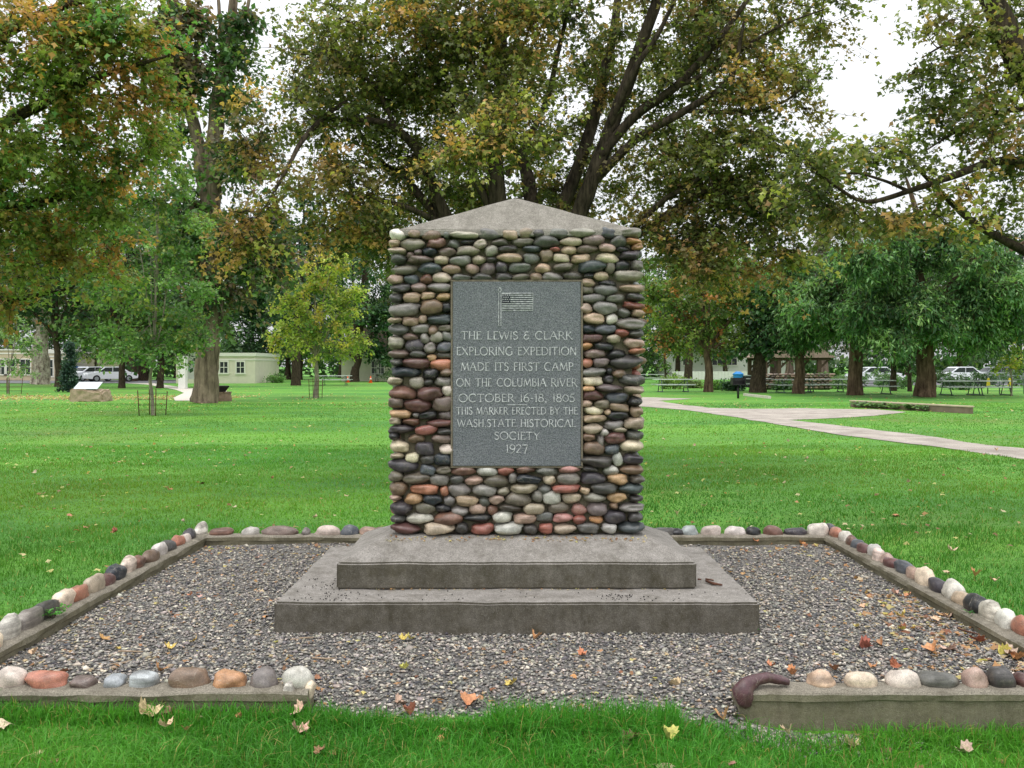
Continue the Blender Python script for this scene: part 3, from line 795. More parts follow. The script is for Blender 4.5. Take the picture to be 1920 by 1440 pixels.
# lettering: hand-cut roman capitals as strokes (thick / thin) with small serifs
arc = lambda cx, cy, rx, ry, a0, a1, n=12: [(cx + rx * math.cos(R(a0 + (a1 - a0) * i / n)), cy + ry * math.sin(R(a0 + (a1 - a0) * i / n))) for i in range(n + 1)]
GL = {  # width, [(polyline, weight)]
 'T': (.72, [([(.36, 0), (.36, 1)], 1), ([(0, .97), (.72, .97)], .7), ([(0, .97), (.02, .86)], .5), ([(.72, .97), (.70, .86)], .5), ([(.26, .02), (.46, .02)], .5)]),
 'H': (.72, [([(.1, 0), (.1, 1)], 1), ([(.62, 0), (.62, 1)], 1), ([(.1, .52), (.62, .52)], .6), ([(0, .02), (.2, .02)], .5), ([(.52, .02), (.72, .02)], .5), ([(0, .98), (.2, .98)], .5), ([(.52, .98), (.72, .98)], .5)]),
 'E': (.55, [([(.1, 0), (.1, 1)], 1), ([(.02, .97), (.5, .97)], .6), ([(.1, .55), (.42, .55)], .6), ([(.02, .03), (.55, .03)], .7), ([(.55, .03), (.56, .14)], .5), ([(.5, .97), (.5, .87)], .5)]),
 'L': (.55, [([(.1, 0), (.1, 1)], 1), ([(.02, .03), (.55, .03)], .7), ([(.55, .03), (.56, .15)], .5), ([(0, .98), (.2, .98)], .5)]),
 'W': (1.05, [([(0, 1), (.28, 0)], 1.1), ([(.28, 0), (.52, .95)], .6), ([(.52, .95), (.78, 0)], 1.1), ([(.78, 0), (1.05, 1)], .6)]),
 'I': (.22, [([(.11, 0), (.11, 1)], 1), ([(0, .02), (.22, .02)], .5), ([(0, .98), (.22, .98)], .5)]),
 'S': (.52, [(arc(.27, .75, .2, .23, 20, 200, 8) + arc(.25, .26, .23, .26, 70, -160, 10), 1)]),
 '&': (.62, [(arc(.33, .76, .2, .2, 40, 290, 10), .8), (arc(.3, .28, .26, .28, 100, 330, 10), .9), ([(.3, .56), (.62, .5)], .6), ([(.62, .5), (.5, .1)], .6)]),
 'C': (.82, [(arc(.46, .5, .42, .5, 50, 310, 16), 1), ([(.73, .88), (.75, .74)], .5)]),
 'A': (.82, [([(.0, 0), (.40, 1)], .65), ([(.40, 1), (.78, 0)], 1.1), ([(.16, .36), (.64, .36)], .6), ([(-.04, .02), (.12, .02)], .5), ([(.68, .02), (.88, .02)], .5)]),
 'R': (.70, [([(.1, 0), (.1, 1)], 1), ([(.02, .97), (.3, .97)] + arc(.3, .73, .24, .24, 85, -90, 8) + [(.1, .49)], .7), ([(.3, .49), (.74, -.06)], 1.0), ([(0, .02), (.2, .02)], .5)]),
 'K': (.70, [([(.1, 0), (.1, 1)], 1), ([(.6, 1), (.12, .45)], .65), ([(.24, .56), (.72, -.04)], 1.0), ([(0, .02), (.2, .02)], .5), ([(0, .98), (.2, .98)], .5)]),
 'X': (.75, [([(.02, 1), (.72, 0)], 1.1), ([(.70, 1), (.02, 0)], .6), ([(0, .98), (.14, .98)], .5), ([(.6, .98), (.78, .98)], .5)]),
 'P': (.58, [([(.1, 0), (.1, 1)], 1), ([(.02, .97), (.28, .97)] + arc(.28, .73, .25, .24, 85, -90, 8) + [(.1, .49)], .75), ([(0, .02), (.2, .02)], .5)]),
 'O': (.95, [(arc(.47, .5, .44, .5, 0, 360, 22), .95)]),
 'N': (.80, [([(.1, 0), (.1, 1)], .65), ([(.1, 1), (.70, 0)], 1.1), ([(.70, 0), (.70, 1)], .65), ([(0, .02), (.2, .02)], .5), ([(.6, .98), (.8, .98)], .5)]),
 'G': (.88, [(arc(.46, .5, .42, .5, 50, 320, 16), 1), ([(.78, .42), (.78, .08)], 1), ([(.66, .42), (.88, .42)], .5)]),
 'D': (.84, [([(.1, 0), (.1, 1)], 1), ([(.02, .97), (.3, .97)] + arc(.32, .5, .46, .47, 85, -85, 12) + [(.02, .03)], .8)]),
 'M': (.98, [([(.06, 0), (.18, 1)], .65), ([(.18, 1), (.48, .12)], 1.1), ([(.48, .12), (.80, 1)], .65), ([(.80, 1), (.92, 0)], 1.0), ([(-.02, .02), (.14, .02)], .5), ([(.82, .02), (1.0, .02)], .5)]),
 'F': (.52, [([(.1, 0), (.1, 1)], 1), ([(.02, .97), (.52, .97)], .65), ([(.1, .54), (.42, .54)], .6), ([(0, .02), (.2, .02)], .5)]),
 'U': (.76, [([(.1, 1), (.1, .34)] + arc(.37, .31, .27, .31, 180, 360, 10) + [(.64, 1)], .9), ([(0, .98), (.2, .98)], .5), ([(.55, .98), (.74, .98)], .5)]),
 'B': (.62, [([(.1, 0), (.1, 1)], 1), ([(.02, .97), (.28, .97)] + arc(.28, .76, .2, .21, 85, -90, 7) + [(.1, .54)], .7), (arc(.3, .28, .26, .26, 85, -85, 8) + [(.02, .03)], .8)]),
 'V': (.80, [([(0, 1), (.38, 0)], 1.1), ([(.38, 0), (.76, 1)], .6), ([(-.04, .98), (.12, .98)], .5)]),
 'Y': (.74, [([(0, 1), (.36, .48)], 1), ([(.74, 1), (.36, .48)], .6), ([(.36, .5), (.36, 0)], 1), ([(.26, .02), (.46, .02)], .5)]),
 '1': (.28, [([(.14, 0), (.14, 1)], 1), ([(.14, 1), (.02, .86)], .5), ([(.03, .02), (.25, .02)], .5)]),
 '6': (.58, [(arc(.29, .3, .27, .3, 0, 360, 14), .85), ([(.03, .38), (.12, .75), (.48, 1.12)], .8)]),
 '8': (.56, [(arc(.28, .76, .2, .22, 0, 360, 12), .8), (arc(.28, .27, .26, .27, 0, 360, 14), .85)]),
 '0': (.66, [(arc(.33, .46, .3, .42, 0, 360, 16), .85)]),
 '5': (.54, [([(.5, 1), (.16, .96), (.1, .56)], .8), (arc(.24, .3, .25, .3, 110, -150, 12), .9)]),
 '9': (.56, [(arc(.28, .7, .26, .28, 0, 360, 14), .85), ([(.54, .66), (.44, .2), (.1, -.12)], .85)]),
 '2': (.54, [(arc(.26, .74, .22, .26, 160, -30, 9) + [(.04, .04)], .85), ([(.04, .04), (.54, .04)], .8)]),
 '7': (.54, [([(.02, .96), (.54, .96)], .8), ([(.54, .96), (.26, -.1)], 1)]),
 '-': (.4, [([(.04, .45), (.36, .45)], .8)]), '.': (.2, [([(.06, .03), (.14, .03)], 1.4)]), ',': (.24, [([(.14, .08), (.1, -.1)], 1.3)]), ' ': (.42, []),
}
def inscription(text, xa, xb, yt, yb_, name='inscription_line'):
    H = (yb_ - yt) * k_; W = (xb - xa) * k_
    gap = .10
    tot = sum(GL[c][0] + gap for c in text) - gap
    sx = W / tot; x = (xa - 960) * k_; z = CAMZ + (HOR - yb_) * k_
    th = H * .115; mb = MB(); i_ = 0
    for c in text:
        w, strokes = GL[c]
        for poly, wt in strokes:
            hw = th * wt / 2
            pts = [Vector((x + px * sx, 0, z + py * H)) for px, py in poly]
            L = []; Rr = []
            for i, p in enumerate(pts):
                t = (pts[min(i + 1, len(pts) - 1)] - pts[max(i - 1, 0)]).normalized(); n_ = Vector((-t.z, 0, t.x)) * hw
                L.append(p + n_); Rr.append(p - n_)
            y_ = 5.9492 - .00004 * (i_ % 9); i_ += 1
            for i in range(len(pts) - 1):
                q = [L[i], L[i + 1], Rr[i + 1], Rr[i]]
                mb.add([(a.x, y_, a.z) for a in q] + [(a.x, y_ + .003, a.z) for a in q], [(3, 2, 1, 0), (0, 1, 5, 4), (2, 3, 7, 6)])
        x += (w + gap) * sx
    return mb.build(name, M['inscription'], TAB, local=False)
for t_, a, b_, c_, d_ in [('THE LEWIS & CLARK', 864.4, 1073, 621.5, 636.3), ('EXPLORING EXPEDITION', 856, 1081, 650.7, 666), ('MADE ITS FIRST CAMP', 864, 1075, 679.8, 695),
     ('ON THE COLUMBIA RIVER', 855.6, 1081.7, 709.6, 724.5), ('OCTOBER 16-18, 1805', 860, 1077.6, 738.7, 753.6), ('THIS MARKER ERECTED BY THE', 855.6, 1083, 763.5, 777),
     ('WASH.STATE HISTORICAL', 857.6, 1079.7, 786.4, 800.4), ('SOCIETY', 927, 1012.6, 809.8, 824), ('1927', 949, 989, 833.8, 849)]:
    inscription(t_, a, b_, c_, d_)
fx = lambda p: (p - 960) * k_
fz = lambda p: CAMZ + (HOR - p) * k_
mb = MB(); mb.box(((fx(951.7) + fx(987.6)) / 2, 5.9505, fz(759)), (fx(987.6) - fx(951.7), .003, .0045)); mb.build('inscription_rule', M['inscription'], TAB, local=False)
mb = MB(); mb.box(((fx(941) + fx(999.8)) / 2, 5.9505, (fz(549) + fz(582.3)) / 2), (fx(999.8) - fx(941), .003, fz(549) - fz(582.3)))
flag = mb.build('carved_flag', M['inscription'], TAB, local=False)
mb = MB()
for q in range(8):
    z = fz(520 + (232 + q * 29.7) / 7.385); xl = 941 if q > 3 else 957
    mb.box(((fx(xl) + fx(998.6)) / 2, 5.9484, z), (fx(998.6) - fx(xl), .002, .0064))
mb.box(((fx(941.5) + fx(957)) / 2, 5.9484, (fz(551.5) + fz(567.5)) / 2), (fx(956.8) - fx(941.5), .002, fz(551.5) - fz(567.5)))
mb.build('stripe', M['flag_dark'], TAB, local=False)
mb = MB()
for r_ in range(4):
    for c_ in range(4):
        X = fx(943.3 + c_ * 3.9 + (r_ % 2) * 1.6); Z = fz(553.4 + r_ * 4.0); s_ = .0045
        if X > fx(956.5): continue
        mb.add([(X - s_, 5.9468, Z), (X, 5.9468, Z - s_), (X + s_, 5.9468, Z), (X, 5.9468, Z + s_)], [(0, 1, 2, 3)])
mb.build('star', M['inscription'], TAB, local=False)
mb = MB()
for xx in (935, 939.3): mb.box((fx(xx), 5.9505, (fz(549) + fz(610.7)) / 2), (.0042, .003, fz(549) - fz(610.7)))
mb.box((fx(937.15), 5.9505, fz(611)), (.019, .003, .003))
for dx in (-1, 1):
    mb.box((fx(937.15) + dx * .006, 5.9503, fz(541.5)), (.0035, .003, .022), 0, dx * -.5); mb.box((fx(937.15) + dx * .006, 5.9503, fz(546)), (.0035, .003, .018), 0, dx * .6)
mb.build('carved_flagpole', M['inscription'], TAB, local=False)
# ------------------------------------------------------------------ trees
def frames(dirs, up):
    """orthonormal frames (u along dir, s sideways, n roughly up)"""
    u = dirs / np.maximum(np.linalg.norm(dirs, axis=1, keepdims=True), 1e-6)
    s = np.cross(u, up); s /= np.maximum(np.linalg.norm(s, axis=1, keepdims=True), 1e-6)
    n = np.cross(s, u)
    return u, s, n

LEAF4 = (np.array([(0, 0, 0), (.46, .36, -.12), (.17, .56, -.03), (0, 1, -.10), (-.17, .56, -.03), (-.46, .36, -.12)]),
         np.array([(0, 1, 2), (0, 2, 3), (0, 3, 4), (0, 4, 5)]))
LEAFN = (np.array([(0, 0, 0), (.17, .4, -.05), (0, 1, -.12), (-.17, .4, -.05)]), np.array([(0, 1, 2), (0, 2, 3)]))
LEAF2 = (np.array([(0, 0, 0), (.36, .45, -.12), (0, 1, -.05), (-.36, .45, -.12)]), np.array([(0, 1, 2), (0, 2, 3)]))

def leaves_mesh(pos, dirs, size, shape, flat=.6):
    n = len(pos)
    up = np.stack([rng.normal(0, flat, n), rng.normal(0, flat, n), np.ones(n)], 1)
    u, s, nn = frames(dirs, up)
    T, F = shape
    v = pos[:, None] + size[:, None, None] * (T[None, :, 0:1] * s[:, None] + T[None, :, 1:2] * u[:, None] + T[None, :, 2:3] * nn[:, None])
    f = (F[None] + (np.arange(n) * len(T))[:, None, None]).reshape(-1, 3)
    return v.reshape(-1, 3), f, len(T)

def tubes_batch(A, B, ra, rb):
    """many thin 3-sided twigs from A to B"""
    n = len(A); u, s, nn = frames(B - A, np.tile(np.array((.3, .2, 1.0)), (n, 1)))
    vs = []
    for P_, r_ in ((A, ra), (B, rb)):
        for k in range(3):
            a = 2 * math.pi * k / 3
            vs.append(P_ + (s * math.cos(a) + nn * math.sin(a)) * r_[:, None])
    v = np.stack(vs, 1).reshape(-1, 3)
    f = np.array([(0, 1, 4), (0, 4, 3), (1, 2, 5), (1, 5, 4), (2, 0, 3), (2, 3, 5)])
    return v, (f[None] + (np.arange(n) * 6)[:, None, None]).reshape(-1, 3)

def tube_np(pts, rad, n=8, rough=0.0):
    pts = np.asarray(pts, float); m_ = len(pts)
    t = np.gradient(pts, axis=0); t /= np.maximum(np.linalg.norm(t, axis=1, keepdims=True), 1e-6)
    ref = np.array((1.0, .2, .1)) if abs(t[:, 2]).mean() > .6 else np.array((.1, .1, 1.0))
    a = np.cross(t, ref); a /= np.linalg.norm(a, axis=1, keepdims=True); b_ = np.cross(t, a)
    an = 2 * math.pi * np.arange(n) / n
    rr = np.asarray(rad)[:, None] * (1 + rough * rng.normal(0, 1, (m_, n)))
    v = pts[:, None] + rr[:, :, None] * (np.cos(an)[None, :, None] * a[:, None] + np.sin(an)[None, :, None] * b_[:, None])
    i = np.arange(m_ - 1)[:, None] * n; k = np.arange(n)[None]; k2 = (k + 1) % n
    q = np.stack([i + k, i + k2, i + n + k2, i + n + k], -1).reshape(-1, 4)
    f = np.concatenate([q[:, [0, 1, 2]], q[:, [0, 2, 3]]])
    return v.reshape(-1, 3), f

def smooth_line(pts, k):
    pts = np.asarray(pts, float)
    out = []
    for i in range(len(pts) - 1):
        p0 = pts[max(i - 1, 0)]; p1 = pts[i]; p2 = pts[i + 1]; p3 = pts[min(i + 2, len(pts) - 1)]
        for j in range(k):
            t = j / k
            out.append(.5 * (2 * p1 + (p2 - p0) * t + (2 * p0 - 5 * p1 + 4 * p2 - p3) * t * t + (3 * p1 - p0 - 3 * p2 + p3) * t ** 3))
    out.append(pts[-1]); return np.array(out)

def make_tree(name, label, base, stems, blobs, pal, leaf=.09, per_twig=12, twigs=6, twig_len=.5, shape=LEAF2, bark='bark_brown', droop=.25,
              group=None, flat=.6, flare=0.5, leaf_rot=0.0, seedless=False, thin=.012, jit=.2, twig_up=0.0, cat='tree', bare=0, fork_min=0.0, wob=.03):
    """stems: list of (points, radii); blobs: (centre, radii, clusters, palette weights)"""
    root = empty(name, base); tag(root, label, cat, group)
    TV, TF, nv = [], [], 0
    nodes, nrad, ndir = [], [], []
    def addtube(p, r, n, rough=0.0):
        nonlocal nv
        v, f = tube_np(p, r, n, rough); TV.append(v); TF.append(f + nv); nv += len(v)
    for k, (pts, rad) in enumerate(stems):
        p = smooth_line(pts, 7); r = np.interp(np.linspace(0, 1, len(p)), np.linspace(0, 1, len(rad)), rad)
        L = np.linalg.norm(p[-1] - p[0])
        p = p + np.stack([wave(p[:, 2] * 1.3, p[:, 0] * 1.3, 50 + k, 1.2, 3) * wob * L ** .5, wave(p[:, 2] * 1.3 + 9, p[:, 0] * 1.3, 60 + k, 1.2, 3) * wob * L ** .5, 0 * p[:, 2]], 1) * np.clip(np.linspace(0, 4, len(p)), 0, 1)[:, None]
        if k == 0 and flare:
            h = p[:, 2] - p[0, 2]; r = r * (1 + flare * np.exp(-h / (r[0] * 1.6)))
        addtube(p, r, 14 if r[0] > .15 else 8, .035)
        nodes.append(p); nrad.append(r); t = np.gradient(p, axis=0); ndir.append(t / np.linalg.norm(t, axis=1, keepdims=True))
    nodes = np.concatenate(nodes); nrad = np.concatenate(nrad); ndir = np.concatenate(ndir)
    C, W = [], []
    for c_, r_, k, w in blobs:
        u = rng.normal(0, 1, (k, 3)); u /= np.linalg.norm(u, axis=1, keepdims=True)
        rr = rng.uniform(.25, 1, (k, 1)) ** .5
        C.append(np.asarray(c_) + u * rr * np.asarray(r_)); W += [w] * k
    C = np.concatenate(C); order = None
    d0 = np.array([np.min(np.linalg.norm(nodes - c, axis=1)) for c in C]); order = np.argsort(d0)
    tipdir = np.zeros_like(C)
    for i in order:
        c = C[i]; dv = c - nodes; dist = np.linalg.norm(dv, axis=1)
        cost = dist * (1 + .6 * np.clip(-dv[:, 2] / np.maximum(dist, .01), 0, 1)) + np.where(nodes[:, 2] < fork_min, 50, 0)
        j = int(np.argmin(cost)); p0 = nodes[j]; L = dist[j]
        ctrl = p0 + ndir[j] * .35 * L + np.array((0, 0, .12 * L)); t = np.linspace(0, 1, 6)[:, None]
        p = (1 - t) ** 2 * p0 + 2 * t * (1 - t) * ctrl + t ** 2 * c
        p[1:-1] += rng.normal(0, .035 * L, (4, 3))
        r0 = min(nrad[j] * .8, thin * (.7 + 1.1 * L)); r = np.linspace(r0, thin * .45, 6)
        addtube(p, r, 5 if r0 > .02 else 3)
        td = p[-1] - p[-2]; tipdir[i] = td / max(np.linalg.norm(td), 1e-6)
        nodes = np.concatenate([nodes, p[2:]]); nrad = np.concatenate([nrad, r[2:]])
        g_ = np.gradient(p, axis=0)[2:]; ndir = np.concatenate([ndir, g_ / np.maximum(np.linalg.norm(g_, axis=1, keepdims=True), 1e-6)])
    # twigs
    K = len(C); n = K * twigs
    base_ = np.repeat(C, twigs, 0) - np.repeat(tipdir, twigs, 0) * rng.uniform(0, .35, (n, 1)) * twig_len
    dr = np.repeat(tipdir, twigs, 0) * .45 + rng.normal(0, .75, (n, 3)) * np.array((1, 1, .55)) + np.array((0, 0, twig_up))
    dr /= np.linalg.norm(dr, axis=1, keepdims=True)
    ln = twig_len * rng.uniform(.5, 1.2, (n, 1)); tip = base_ + dr * ln - np.array((0, 0, 1)) * droop * ln
    v, f = tubes_batch(base_, tip, np.full(n, thin * .4), np.full(n, thin * .15))
    TV.append(v); TF.append(f + nv); nv += len(v)
    obj_np('trunk', np.concatenate(TV), np.concatenate(TF), M[bark], root, smooth=True)
    # leaves along the twigs
    clcol = []
    for w in W:
        w = np.array(w, float); i = rng.choice(len(pal), p=w / w.sum()); clcol.append(i)
    clcol = np.array(clcol); live = np.repeat(clcol >= 0, twigs)
    m_ = per_twig; N_ = n * m_
    t = rng.uniform(.1, 1.05, (N_, 1)); A = np.repeat(base_, m_, 0); B = np.repeat(tip, m_, 0)
    pos = A + (B - A) * t + rng.normal(0, leaf * .45, (N_, 3))
    d_ = np.repeat(dr, m_, 0) * .5 + rng.normal(0, .8, (N_, 3)) - np.array((0, 0, .45))
    size = leaf * rng.uniform(.6, 1.25, N_)
    ci = np.repeat(np.repeat(clcol, twigs), m_)
    sw = rng.random(N_) < .16; ci = np.where(sw, rng.integers(0, len(pal), N_), ci)
    cb = np.repeat(rng.uniform(.85, 1.15, (K, 1)), twigs * m_, 0)
    pal_ = np.array(pal); pal_ = pal_ * .88 + .12 * pal_.mean(1, keepdims=True)
    colr = np.clip(pal_[ci] * cb * rng.uniform(1 - jit, 1 + jit, (N_, 1)) * rng.uniform(.93, 1.07, (N_, 3)), .004, .85)
    v, f, q = leaves_mesh(pos, d_, size, shape, flat)
    obj_np('crown', v, f, M['leaf'], root, np.repeat(colr, q, 0))
    return root

def B_(px, py, d, rx, ry, k, w, rz=None):
    """crown mass centred where it is seen at (px,py), d metres off, half extents rx, ry given in pixels at that distance"""
    s = d / FPX; r_ = rx * s
    return (P(px, py, d), (r_, rz if rz else r_ * .8, ry * s), k, w)

# greens and autumn browns of the big maple
MP = [S(116, 124, 64), S(142, 148, 76), S(94, 106, 58), S(146, 130, 78), S(214, 170, 96), S(176, 136, 84), S(176, 178, 84)]
gN = (4, 4, 3.5, .9, .12, .2, .6); gO = (1.4, 1.6, 1, 2.4, 2.6, 2.2, 1); gY = (1, 2.5, .4, .6, 2.0, .5, 5); gB = (3.5, 2, 3.5, 3, .3, .9, .3)
D = 13.0
base = np.array((.30, 13.4, 0.0))
st = []
def px_stem(pts, rad, d0=None): return ([P(a, b, c) for a, b, c in pts], rad)
st.append(([base, P(985, 640, 13.4), P(958, 520, 13.3), P(930, 420, 13.3), P(926, 280, 13.3), P(940, 100, 13.2), P(950, -150, 13), P(930, -330, 13)], [.28, .20, .15, .14, .12, .09, .06, .03]))
st.append(([base + (.1, 0, .3), P(1040, 560, 13.3), P(1090, 390, 13.1), P(1140, 250, 13), P(1190, 110, 12.8), P(1235, -60, 12.6), P(1250, -250, 12.5)], [.17, .14, .12, .105, .09, .06, .03]))
st.append(px_stem([(1128, 290, 13.0), (1190, 215, 12.8), (1262, 165, 12.5), (1352, 70, 12.2), (1440, -60, 12)], [.08, .07, .06, .045, .02]))
st.append(px_stem([(1105, 350, 13.1), (1195, 262, 12.7), (1290, 208, 12.3), (1372, 148, 12), (1400, 40, 11.8)], [.075, .06, .05, .04, .02]))
st.append(([base + (.05, .2, .2), P(1015, 560, 13.6), P(1045, 420, 13.7), P(1092, 270, 13.8), P(1135, 120, 14), P(1165, 0, 14), P(1180, -120, 14)], [.15, .13, .11, .095, .08, .06, .03]))
st.append(([base + (-.1, 0, .3), P(880, 520, 13.3), P(825, 400, 13.2), P(792, 300, 13), P(742, 242, 12.8), P(690, 226, 12.6), P(610, 225, 12.3)], [.20, .14, .10, .075, .055, .04, .02]))
st.append(px_stem([(850, 440, 13.2), (800, 385, 13.4), (755, 330, 13.5), (700, 290, 13.5), (640, 180, 13.4)], [.09, .07, .05, .04, .02]))
st.append(px_stem([(845, 440, 13.2), (790, 402, 12.7), (722, 377, 12.3), (655, 366, 12)], [.06, .045, .03, .015]))
st.append(px_stem([(650, 190, 12.5), (612, 215, 12.2), (562, 268, 11.9), (535, 320, 11.7), (500, 385, 11.6)], [.02, .035, .035, .022, .01]))
st.append(px_stem([(1150, 470, 13.2), (1250, 400, 12.7), (1350, 340, 12.3), (1440, 320, 12)], [.08, .055, .04, .015]))
st.append(px_stem([(1000, 430, 13.8), (975, 300, 14.3), (860, 150, 14.5), (820, -60, 14.6)], [.13, .10, .07, .03]))
st += [px_stem([(1138, 250, 13), (1180, 150, 12.6), (1240, 60, 12.4), (1290, -40, 12.2)], [.05, .045, .035, .015]),
       px_stem([(1160, 460, 13), (1240, 380, 12.5), (1310, 335, 12.2), (1400, 250, 12)], [.05, .04, .03, .012]),
       px_stem([(930, 420, 13.4), (880, 300, 13.2), (850, 200, 13), (800, 100, 12.8), (790, 0, 12.6)], [.06, .055, .045, .035, .015]),
       px_stem([(1262, 165, 12.5), (1340, 130, 12.3), (1440, 60, 12), (1540, 20, 11.8)], [.04, .03, .02, .008]),
       px_stem([(1290, 208, 12.3), (1390, 210, 12.0), (1470, 190, 11.8), (1540, 130, 11.7)], [.035, .028, .018, .008]),
       px_stem([(742, 242, 12.8), (700, 160, 12.6), (620, 110, 12.4), (550, 100, 12.3)], [.035, .03, .02, .008]),
       px_stem([(950, 330, 13.2), (1010, 210, 13), (1050, 90, 12.8), (1080, -40, 12.7)], [.05, .045, .035, .02])]
bl = [B_(655, 110, 12.6, 130, 100, 26, gN), B_(600, 215, 12.4, 90, 60, 12, gN), B_(600, 340, 12, 110, 90, 13, gO), B_(470, 240, 11.8, 35, 80, 6, gO), B_(470, 420, 11.8, 45, 70, 9, gO),
      B_(740, 40, 13, 150, 90, 26, gN), B_(860, 130, 13, 130, 110, 28, gN), B_(800, 40, 12, 60, 35, 8, gO), B_(960, 40, 12.5, 150, 80, 30, gB), B_(955, 25, 11.8, 80, 50, 8, gY), B_(1060, 150, 14.4, 140, 120, 24, gB),
      B_(1230, 50, 13, 150, 90, 20, gN), B_(1400, 40, 12.3, 130, 70, 17, gB), B_(1530, 20, 12, 90, 45, 10, gN), B_(1310, 140, 12.6, 110, 80, 14, gB), B_(1440, 160, 12, 90, 55, 14, gO), B_(1490, 120, 12, 60, 30, 4, gN),
      B_(1290, 300, 12.8, 120, 70, 26, gB), B_(1400, 290, 12.2, 110, 70, 17, gN), B_(1480, 250, 12, 70, 55, 6, gN), B_(1250, 420, 12.8, 80, 60, 14, gB), B_(1370, 410, 12.4, 100, 70, 20, gN), B_(1470, 370, 12, 90, 60, 14, gB),
      B_(1340, 470, 12, 40, 45, 6, gO), B_(1430, 470, 12.2, 60, 50, 8, gO), B_(1275, 480, 12.2, 60, 40, 6, gO),
      B_(760, 200, 13.4, 120, 90, 26, gN), B_(720, 330, 13.2, 100, 80, 15, gN), B_(840, 330, 14, 110, 100, 26, gB), B_(960, 330, 15.2, 120, 110, 26, gB), B_(1080, 320, 14.5, 110, 110, 26, gB), B_(1010, 410, 14.2, 150, 50, 16, gB), B_(690, 440, 12.8, 70, 50, 8, gO), B_(600, 430, 12.4, 90, 55, 6, gO), B_(760, 460, 13, 60, 45, 8, gN),
      B_(905, 245, 11.2, 85, 28, 10, gY), B_(985, 225, 11.2, 50, 25, 5, gO), B_(870, 285, 11.2, 70, 25, 5, gO), B_(940, 175, 12, 100, 60, 12, gN),
      B_(800, -120, 13, 260, 90, 22, gN), B_(1200, -130, 13, 260, 90, 22, gN), B_(1000, -260, 13, 260, 110, 16, gN), B_(900, 100, 15.5, 250, 180, 20, gN), B_(1300, 120, 15.2, 220, 180, 20, gN)]
make_tree('maple_tree', 'many-stemmed maple turning brown, spreading right behind the monument', base, st, bl, MP, leaf=.074, per_twig=19, twigs=9, twig_len=.66, shape=LEAF4, bark='bark_maple', droop=.25, thin=.013, fork_min=1.6)

# tree leaning in from the right edge
st = [([np.array((6.9, 8.9, 0)), P(2150, 420, 8.9), P(2030, 330, 8.9), P(1935, 180, 8.9), P(1858, 20, 8.9), P(1800, -140, 8.9)], [.26, .22, .18, .13, .11, .06]),
      px_stem([(2060, 340, 8.9), (1990, 308, 8.7), (1920, 302, 8.5), (1850, 306, 8.4), (1780, 330, 8.3), (1700, 357, 8.2), (1620, 378, 8.1), (1560, 345, 8.0), (1515, 305, 8)], [.06, .05, .042, .038, .034, .026, .018, .013, .006]),
      px_stem([(2120, 560, 8.9), (1990, 510, 8.8), (1920, 470, 8.7), (1850, 432, 8.6), (1800, 398, 8.5), (1745, 345, 8.4), (1700, 300, 8.3)], [.07, .05, .045, .038, .03, .02, .01]),
      px_stem([(1700, 357, 8.2), (1650, 338, 8.2), (1600, 325, 8.2), (1540, 330, 8.2)], [.018, .014, .010, .005]),
      px_stem([(1905, 120, 8.9), (1850, 60, 8.6), (1780, 80, 8.4), (1725, 110, 8.3)], [.04, .02, .012, .006]),
      px_stem([(1950, 200, 8.9), (1870, 210, 8.6), (1790, 250, 8.4), (1740, 280, 8.3)], [.04, .02, .012, .006]),
      px_stem([(1935, 180, 8.9), (1990, 20, 9), (2040, -120, 9)], [.10, .08, .04])]
bl = [B_(1795, 55, 8.5, 80, 70, 12, gN), B_(1870, 150, 8.8, 80, 90, 14, gB), B_(1780, 180, 8.4, 60, 45, 7, gN), B_(1900, 30, 9.2, 60, 90, 7, gB), B_(1840, 265, 8.4, 90, 40, 10, gB), B_(1900, 340, 8.6, 60, 50, 6, gB),
      B_(1600, 405, 8.3, 90, 28, 7, gB), B_(1520, 350, 8.2, 60, 40, 6, gN), B_(1730, 400, 8.4, 60, 30, 5, gN), B_(1680, 285, 8.2, 110, 40, 9, gN), B_(1560, 300, 8.1, 60, 35, 5, gN), B_(1660, 415, 8.2, 60, 22, 4, gO), B_(1790, 360, 8.3, 60, 25, 3, gO), B_(1740, 130, 8.4, 45, 45, 4, gN), B_(1900, 430, 8.8, 50, 40, 3, gN), B_(2000, 200, 9, 120, 240, 12, gN), B_(1850, -120, 9, 200, 90, 9, gN)]
make_tree('leaning_maple', 'dark maple leaning in from the right edge with a long bare limb', (6.9, 8.9, 0), st, bl, MP, leaf=.062, per_twig=14, twigs=8, twig_len=.42, shape=LEAF4, bark='bark_dark', droop=.2, thin=.008, fork_min=2, flare=.3)

